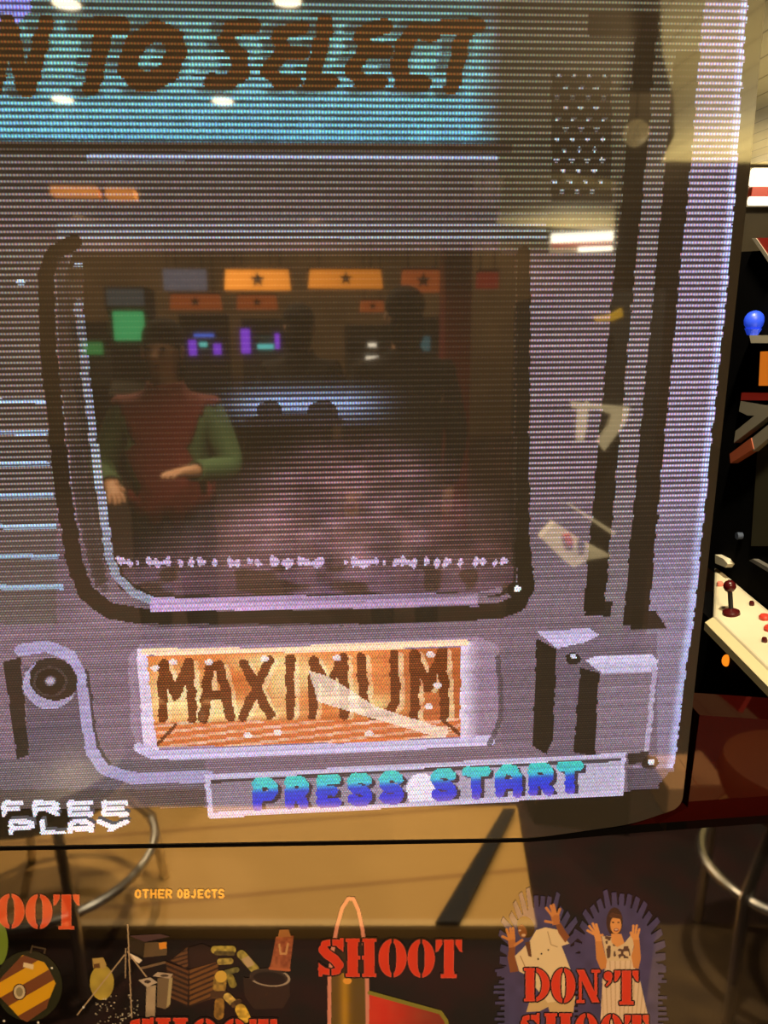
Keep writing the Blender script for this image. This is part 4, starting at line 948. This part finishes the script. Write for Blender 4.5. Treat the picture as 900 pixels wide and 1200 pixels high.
z0_, z1_ = .002, NZ - .019
Ai, Bi = A - outw * .008 - edge * .14, B - outw * .008
MB().prism([(Ai.x, Ai.y, z0_), (Bi.x, Bi.y, z0_), (Bi.x, Bi.y, z1_), (Ai.x, Ai.y, z1_)], -outw * .5).build('lower_body', M_nb, nb)
def up(px, py, off=0.0):
    n = outw; d = ray(px, py); p0 = Cc + n * off; return CAM + d * ((p0 - CAM).dot(n) / d.dot(n))
ztop = up(900, 293).z
C2 = Cc - edge * .12
MB().prism([(C2.x, C2.y, .94), (Dd.x, Dd.y, .94), (Dd.x, Dd.y, ztop), (C2.x, C2.y, ztop)], -outw * .35).build('upright', M_nb, nb)
def upoly(name, pts, m, th=.008, lb=None):
    o = MB().prism([up(x, y, th) for x, y in pts], -outw * (th - .0004)).build(name, m, nb)
    if lb: o['label'] = lb
    return o
M_grey = mat('grey_trim', (150, 142, 124), .5); M_redn = mat('red_trim_strip', (170, 44, 34), .5); M_orr = mat('orange_red_trim', (176, 88, 56), .5); M_blue = glow('blue_lamp', (34, 66, 200), .6); M_fire = glow('orange_picture', (225, 120, 30), .7); M_olive = mat('olive_panel', (58, 54, 34), .6)
upoly('marquee', [(884, 279), (1000, 276), (1000, 330), (904, 307), (898, 300)], M_redn, lb='red marquee corner'); upoly('marquee_edge', [(881, 279), (886, 279), (906, 308), (902, 310)], M_grey, .009)
bl = up(884, 376, .012); o = MB().sph(bl, .016, (1, .8, 1.0)).cyl(bl + Vector((0, 0, -.012)), bl + Vector((0, 0, -.022)), .013, .008).build('lamp_cap', M_blue, nb, smooth=True); o['label'] = 'blue lamp'
upoly('ledge', [(878, 393), (1000, 392), (1000, 403), (880, 402)], mat('pale_ledge', (206, 198, 176), .4), .02, 'pale ledge'); upoly('lit_picture', [(891, 412), (1000, 408), (1000, 452), (889, 452)], M_fire, .004, 'orange lit picture')
upoly('red_strip', [(869, 460), (1000, 462), (1000, 470), (868, 469)], M_redn); upoly('slanted_trim', [(868, 470), (900, 476), (1000, 478), (1000, 490), (900, 487), (876, 487), (866, 482)], M_grey)
upoly('slanted_trim', [(862, 505), (900, 474), (1000, 392), (1000, 412), (900, 488), (860, 519)], M_grey, .012); upoly('slanted_trim', [(880, 514), (900, 498), (1000, 418), (1000, 440), (900, 514), (882, 529)], M_grey, .012); upoly('trim_tip', [(855, 532), (880, 513), (883, 526), (856, 543)], M_orr, .013, 'orange red trim tip')
upoly('side_panel', [(888, 520), (1000, 470), (1000, 640), (880, 640)], M_olive, .003, 'olive panel'); upoly('chrome_strip', [(878, 657), (882, 655), (1000, 722), (1000, 731)], M_steel, .01)
upoly('bracket', [(838, 650), (848, 655), (853, 661), (850, 665), (838, 660)], M_pale, .012)
lk = up(866, 628, .006); MB().cyl(lk - outw * .005, lk + outw * .004, .006, n=18).build('lock', mat('blue_grey_lock', (90, 100, 120), .3, metal=.4), nb, smooth=True)
# joystick, buttons and coin lamp
def on_deck(px, py, off=0.0):
    n = (B - A).cross(Cc - A).normalized(); n = n if n.z > 0 else -n; d = ray(px, py); return CAM + d * ((A + n * off - CAM).dot(n) / d.dot(n)), n
jb, jn = on_deck(857, 719); d_ = ray(855, 687); jt = CAM + d_ * ((jb - CAM).dot(FW) - .004)
js = MB().cyl(jb + jn * .004, jt, .0036, n=14).build('joystick_shaft', M_iron, nb, smooth=True)
MB().sph(jt, .0095, (1, 1, 1.05)).build('joystick_ball', M_maroon, nb, smooth=True); MB().lathe([(.0135, .0), (.0125, .004), (.0035, .009)], Matrix.Translation(jb) @ jn.to_track_quat('Z', 'Y').to_matrix().to_4x4()).build('dust_washer', M_maroon, nb, smooth=True)
for (bx_, by_, r, m) in ((844, 686, .0055, M_pink), (896, 725, .008, M_btn), (902, 738, .008, M_btn), (896, 752, .004, M_maroon), (881, 709, .004, M_maroon)):
    p, n = on_deck(bx_, by_); MB().lathe([(r, 0), (r, .004), (r * .75, .0065), (.0005, .007)], Matrix.Translation(p) @ n.to_track_quat('Z', 'Y').to_matrix().to_4x4()).build('button', m, nb, smooth=True)
nf = outw; d = ray(851, 774); cp = CAM + d * ((Ai + nf * .002 - CAM).dot(nf) / d.dot(nf)); MB().sph(cp, .0085, (.75, .75, 1.15)).build('coin_lamp', M_oran, nb, smooth=True)['label'] = 'orange coin lamp'

# ------------------------------------------------------------------ bystanders, mirrored in the dark glass
M_skin = mat('skin', (196, 146, 112), .55); M_hair = mat('dark_hair', (16, 12, 10), .9, spec=.1); M_shirt = mat('dark_jacket', (20, 18, 19), .9, spec=.1); M_trous = mat('dark_trousers', (26, 26, 30), .9); M_red_j = mat('red_jacket', (110, 26, 20), .85); M_green_j = mat('green_sleeve', (70, 98, 62), .85); M_shoe = mat('black_shoe', (20, 18, 18), .5)
def skin_mesh(name, joints, edges, m, parent, sub=1, root=0):
    me = bpy.data.meshes.new('t'); me.from_pydata([j[0] for j in joints], edges, []); o = bpy.data.objects.new('t', me); COL.objects.link(o)
    mo = o.modifiers.new('s', 'SKIN'); sv = me.skin_vertices[0].data
    for i, j in enumerate(joints): sv[i].radius = (j[1], j[2] if len(j) > 2 else j[1]); sv[i].use_root = (i == root)
    mo.use_smooth_shade = True; s = o.modifiers.new('u', 'SUBSURF'); s.levels = sub; s.render_levels = sub
    dg = bpy.context.evaluated_depsgraph_get(); ev = o.evaluated_get(dg); nm = bpy.data.meshes.new_from_object(ev); nm.name = name
    bpy.data.objects.remove(o); 
    for f in nm.polygons: f.use_smooth = True
    return link(name, nm, m, parent)
def person(label, loc, rz, hgt, jacket, sleeve, arm_r, arm_l):
    """standing figure facing local +y; arm_x: elbow and wrist positions (height units of 1.75 m)"""
    k = hgt / 1.75; t = thing('person', label, 'person', loc, rz)
    S = lambda v: tuple(c * k for c in v)
    J = [((0, 0, .95), .15, .11), ((0, 0, 1.15), .14, .10), ((0, 0, 1.36), .165, .105), ((0, -.005, 1.46), .07, .065), ((0, .005, 1.54), .052, .052), ((0, .02, 1.63), .078, .095), ((0, .015, 1.70), .07, .085)]
    E = [(0, 1), (1, 2), (2, 3), (3, 4), (4, 5), (5, 6)]
    def limb(frm, pts):
        prev = frm
        for p in pts: J.append(p); E.append((prev, len(J) - 1)); prev = len(J) - 1
        return prev
    arms = []
    for sx, (el, wr) in ((1, arm_r), (-1, arm_l)):
        sh = (sx * .185, 0, 1.40); pts = [(sh, .055), (tuple(el), .042), (tuple(wr), .028)]
        w = limb(2, pts); wv = Vector(wr); dv_ = (wv - Vector(el)).normalized(); sd = dv_.cross(Vector((0, 0, 1))).normalized() if abs(dv_.z) < .9 else Vector((1, 0, 0))
        pm_ = wv + dv_ * .07; w2 = limb(w, [(tuple(pm_), .032, .02)])
        for q, L in ((-1.5, .06), (-.5, .075), (.5, .07), (1.5, .055)): limb(w2, [(tuple(pm_ + sd * q * .016 + dv_ * .03), .009), (tuple(pm_ + sd * q * .018 + dv_ * (.03 + L * .6) + Vector((0, 0, -.008))), .008), (tuple(pm_ + sd * q * .018 + dv_ * (.02 + L) + Vector((0, 0, -.02))), .007)])
        limb(w, [(tuple(wv + dv_ * .03 - sd * sx * .03), .011), (tuple(wv + dv_ * .065 - sd * sx * .045), .009)])
        arms.append((sh, el, wr, sx))
    for sx in (1, -1):
        limb(0, [((sx * .095, 0, .86), .085, .09), ((sx * .105, .015, .48), .055, .06), ((sx * .11, -.01, .10), .036, .04), ((sx * .115, .09, .035), .035, .03), ((sx * .118, .16, .028), .03, .024)])
    body = skin_mesh('body', [(S(j[0]),) + tuple(r * k for r in j[1:]) for j in J], E, M_skin, t, 2)
    # clothes: the body's own faces, lifted off the skin
    segs = [('torso', J[0][0], J[1][0]), ('torso', J[1][0], J[2][0]), ('torso', J[2][0], (0, 0, 1.44)), ('skin', (0, 0, 1.455), J[4][0]), ('skin', J[4][0], J[6][0])]
    for sh, el, wr, sx in arms:
        wv = Vector(wr); cuff = wv + (Vector(el) - wv).normalized() * .02
        segs += [('torso', J[2][0], sh), ('arm', sh, el), ('arm', el, tuple(cuff)), ('skin', tuple(wv), tuple(wv + (wv - Vector(el)).normalized() * .12))]
    for sx in (1, -1): segs += [('leg', (0, 0, .9), (sx * .095, 0, .86)), ('leg', (sx * .095, 0, .86), (sx * .105, .015, .48)), ('leg', (sx * .105, .015, .48), (sx * .11, -.01, .09)), ('skin', (sx * .11, -.01, .05), (sx * .118, .16, .028))]
    segs = [(n, Vector(p) * k, Vector(q_) * k) for n, p, q_ in segs]
    def which(c):
        best = None
        for n, p, q_ in segs:
            d = q_ - p; u = max(0, min(1, (c - p).dot(d) / max(d.length_squared, 1e-9))); e = (c - p - d * u).length
            if best is None or e < best[0]: best = (e, n)
        return best[1]
    lab = [which(f.center) for f in body.data.polygons]; zc = [f.center.z / k for f in body.data.polygons]
    def garment(name, sel, m, lift):
        idx = [f for f, s in zip(body.data.polygons, sel) if s]; used = sorted({v for f in idx for v in f.vertices}); mp = {v: i for i, v in enumerate(used)}
        vs_ = [body.data.vertices[v].co + body.data.vertices[v].normal * lift for v in used]
        me = bpy.data.meshes.new(name); me.from_pydata(vs_, [], [[mp[v] for v in f.vertices] for f in idx]); me.update()
        for f in me.polygons: f.use_smooth = True
        o = link(name, me, m, t); so = o.modifiers.new('s', 'SOLIDIFY'); so.thickness = .006; so.offset = -1; return o
    garment('jacket', [(l == 'torso' and z > .93) or (l == 'skin' and 1.38 < z < 1.51 ) for l, z in zip(lab, zc)], jacket, .020)
    garment('sleeve', [l == 'arm' and f.center.x > 0 for l, f in zip(lab, body.data.polygons)], sleeve, .014); garment('sleeve', [l == 'arm' and f.center.x <= 0 for l, f in zip(lab, body.data.polygons)], sleeve, .014)
    garment('trousers', [l == 'leg' or (l == 'torso' and z <= .97) for l, z in zip(lab, zc)], M_trous, .012)
    mh_ = MB().sph(S((0, -.012, 1.70)), .098 * k, (.9, 1.05, .85), 24); mh_.sph(S((0, -.045, 1.60)), .085 * k, (.95, .8, 1.35), 20); mh_.build('hair', M_hair, t, smooth=True, local=True)
    for sx in (1, -1):
        MB().sph(S((sx * .03, .108, 1.655)), .011 * k, (1.2, .6, .8), 12).build('eye', M_hair, t, smooth=True, local=True)
        MB().sph(S((sx * .082, .01, 1.64)), .026 * k, (.35, .7, 1.1), 12).build('ear', M_skin, t, smooth=True, local=True)
        MB().sph(S((sx * .115, .075, .045)), .05 * k, (.95, 2.3, .8), 18).build('shoe', M_shoe, t, smooth=True, local=True)
    MB().cyl(S((0, .105, 1.655)), S((0, .128, 1.615)), .008 * k, .017 * k, 12).build('nose', M_skin, t, smooth=True, local=True)
    MB().sph(S((0, .108, 1.585)), .02 * k, (1.2, .4, .35), 12).build('mouth', mat('lips', (150, 84, 76), .5), t, smooth=True, local=True)
    return t
rest = lambda sx: ((sx * .25, -.02, 1.12), (sx * .24, .06, .88))
def stand(px, D, label, hgt, rz, *a):
    p = refl(px, 420, D); return person(label, (p.x, p.y, 0), rz, hgt, *a)
gp = refl(192, 420, 2.6); gp.z = 0
stand(474, 3.0, 'person in dark clothes turned away, standing left of the red pillar', 1.64, PI - .1, M_shirt, M_shirt, rest(1), rest(-1))
stand(352, 3.9, 'person in dark clothes turned away, standing left of the nearer dark figure', 1.62, PI + .2, M_shirt, M_shirt, ((.27, .02, 1.14), (.14, .22, 1.14)), ((-.27, .02, 1.14), (-.14, .2, 1.10)))
stand(192, 2.6, 'person in red jacket with green sleeves at the left of the dark window picture', 1.50, .15, M_red_j, M_green_j, ((.28, .05, 1.16), (.17, .27, 1.18)), ((-.28, .06, 1.16), (-.16, .28, 1.12)))

# ------------------------------------------------------------------ light
WARM = (255, 226, 180)
for c in DPOS: lamp('downlight_beam', 'SPOT', (c.x, c.y, ZC - .03), 780, WARM, .05, 124, .7)
pcx = sum((p for p in pw), Vector()) / len(pw)
lamp('platform_fill', 'SPOT', (pcx.x, pcx.y, ZC - .03), 1000, WARM, .05, 62, .5, (pcx.x, pcx.y, 0))  # added spot without a fixture, brightens the platform
# added upward fill spots that brighten the plank soffits, no fixture behind them
e2 = refl_on(655, 268, 2, RZ); lamp('soffit_fill', 'SPOT', (e2.x, e2.y + .25, RZ - .75), 190, (255, 240, 200), .05, 130, .8, (e2.x, e2.y + .25, 3))
for qx, qy, pw_ in ((850, 178, 330), (860, 60, 120)):
    e1 = refl_on(qx, qy, 2, RZ); lamp('soffit_fill', 'SPOT', (e1.x + .1, e1.y + .1, RZ - .8), pw_, (255, 240, 200), .05, 140, .8, (e1.x + .1, e1.y + .1, 3))
lamp('soffit_fill', 'SPOT', (2.9, 5.9, 1.2), 60, (255, 240, 205), .05, 120, .8, (2.9, 5.9, 3)); lamp('soffit_fill', 'SPOT', (2.0, 3.6, 1.2), 40, (255, 240, 205), .05, 120, .8, (2.0, 3.6, 3))  # same added fill for the plank ceiling past the monitor
lamp('wall_fill', 'SPOT', (3.4, 5.9, 2.28), 26, (255, 240, 205), .05, 110, .8, (3.4, 7.0, 1.9))  # added spot that lifts the front wall around its strip light
for hx, hy in ((-2.5, -8.2), (.4, -8.6), (3.2, -8.0)): lamp('hall_fill', 'SPOT', (hx, hy, ZC - .03), 420, (255, 214, 160), .05, 125, .7)  # added fill from the ceiling, no fixtures here, lifts the far hall
for hx in (-2.5, .4, 3.2): lamp('wall_fill', 'SPOT', (hx, -9.6, ZC - .03), 300, (255, 214, 160), .05, 120, .8, (hx, -11.4, 1.6))  # unseen spots added to brighten the back wall
lamp('neighbour_fill', 'SPOT', (A.x - .08, A.y - .30, 2.28), 105, (255, 240, 205), .04, 80, .7, (A.x + .05, A.y - .02, .98))  # added spot for the white deck, no lamp above it
lamp('panel_fill', 'SPOT', (.55, -1.25, 2.93), 275, WARM, .05, 60, .6, (.05, .3, 1.2))  # unseen spot added to brighten the printed panel and tube
lamp('deck_fill', 'SPOT', (bc.x + .05, bc.y + .9, ZC - .03), 1300, (255, 236, 200), .04, 60, .6, (bc.x, bc.y, 1.25))  # added spot that lifts the mirrored machine's deck and trim
lamp('guest_fill', 'SPOT', (gp.x + .1, gp.y + 1.1, ZC - .03), 70, WARM, .04, 60, .6, (gp.x, gp.y, 1.0))  # added spot on the person in the red jacket, no fixture
w = bpy.data.worlds.new('world'); sc.world = w; w.use_nodes = True; w.node_tree.nodes['Background'].inputs[0].default_value = (.02, .016, .012, 1); w.node_tree.nodes['Background'].inputs[1].default_value = .3
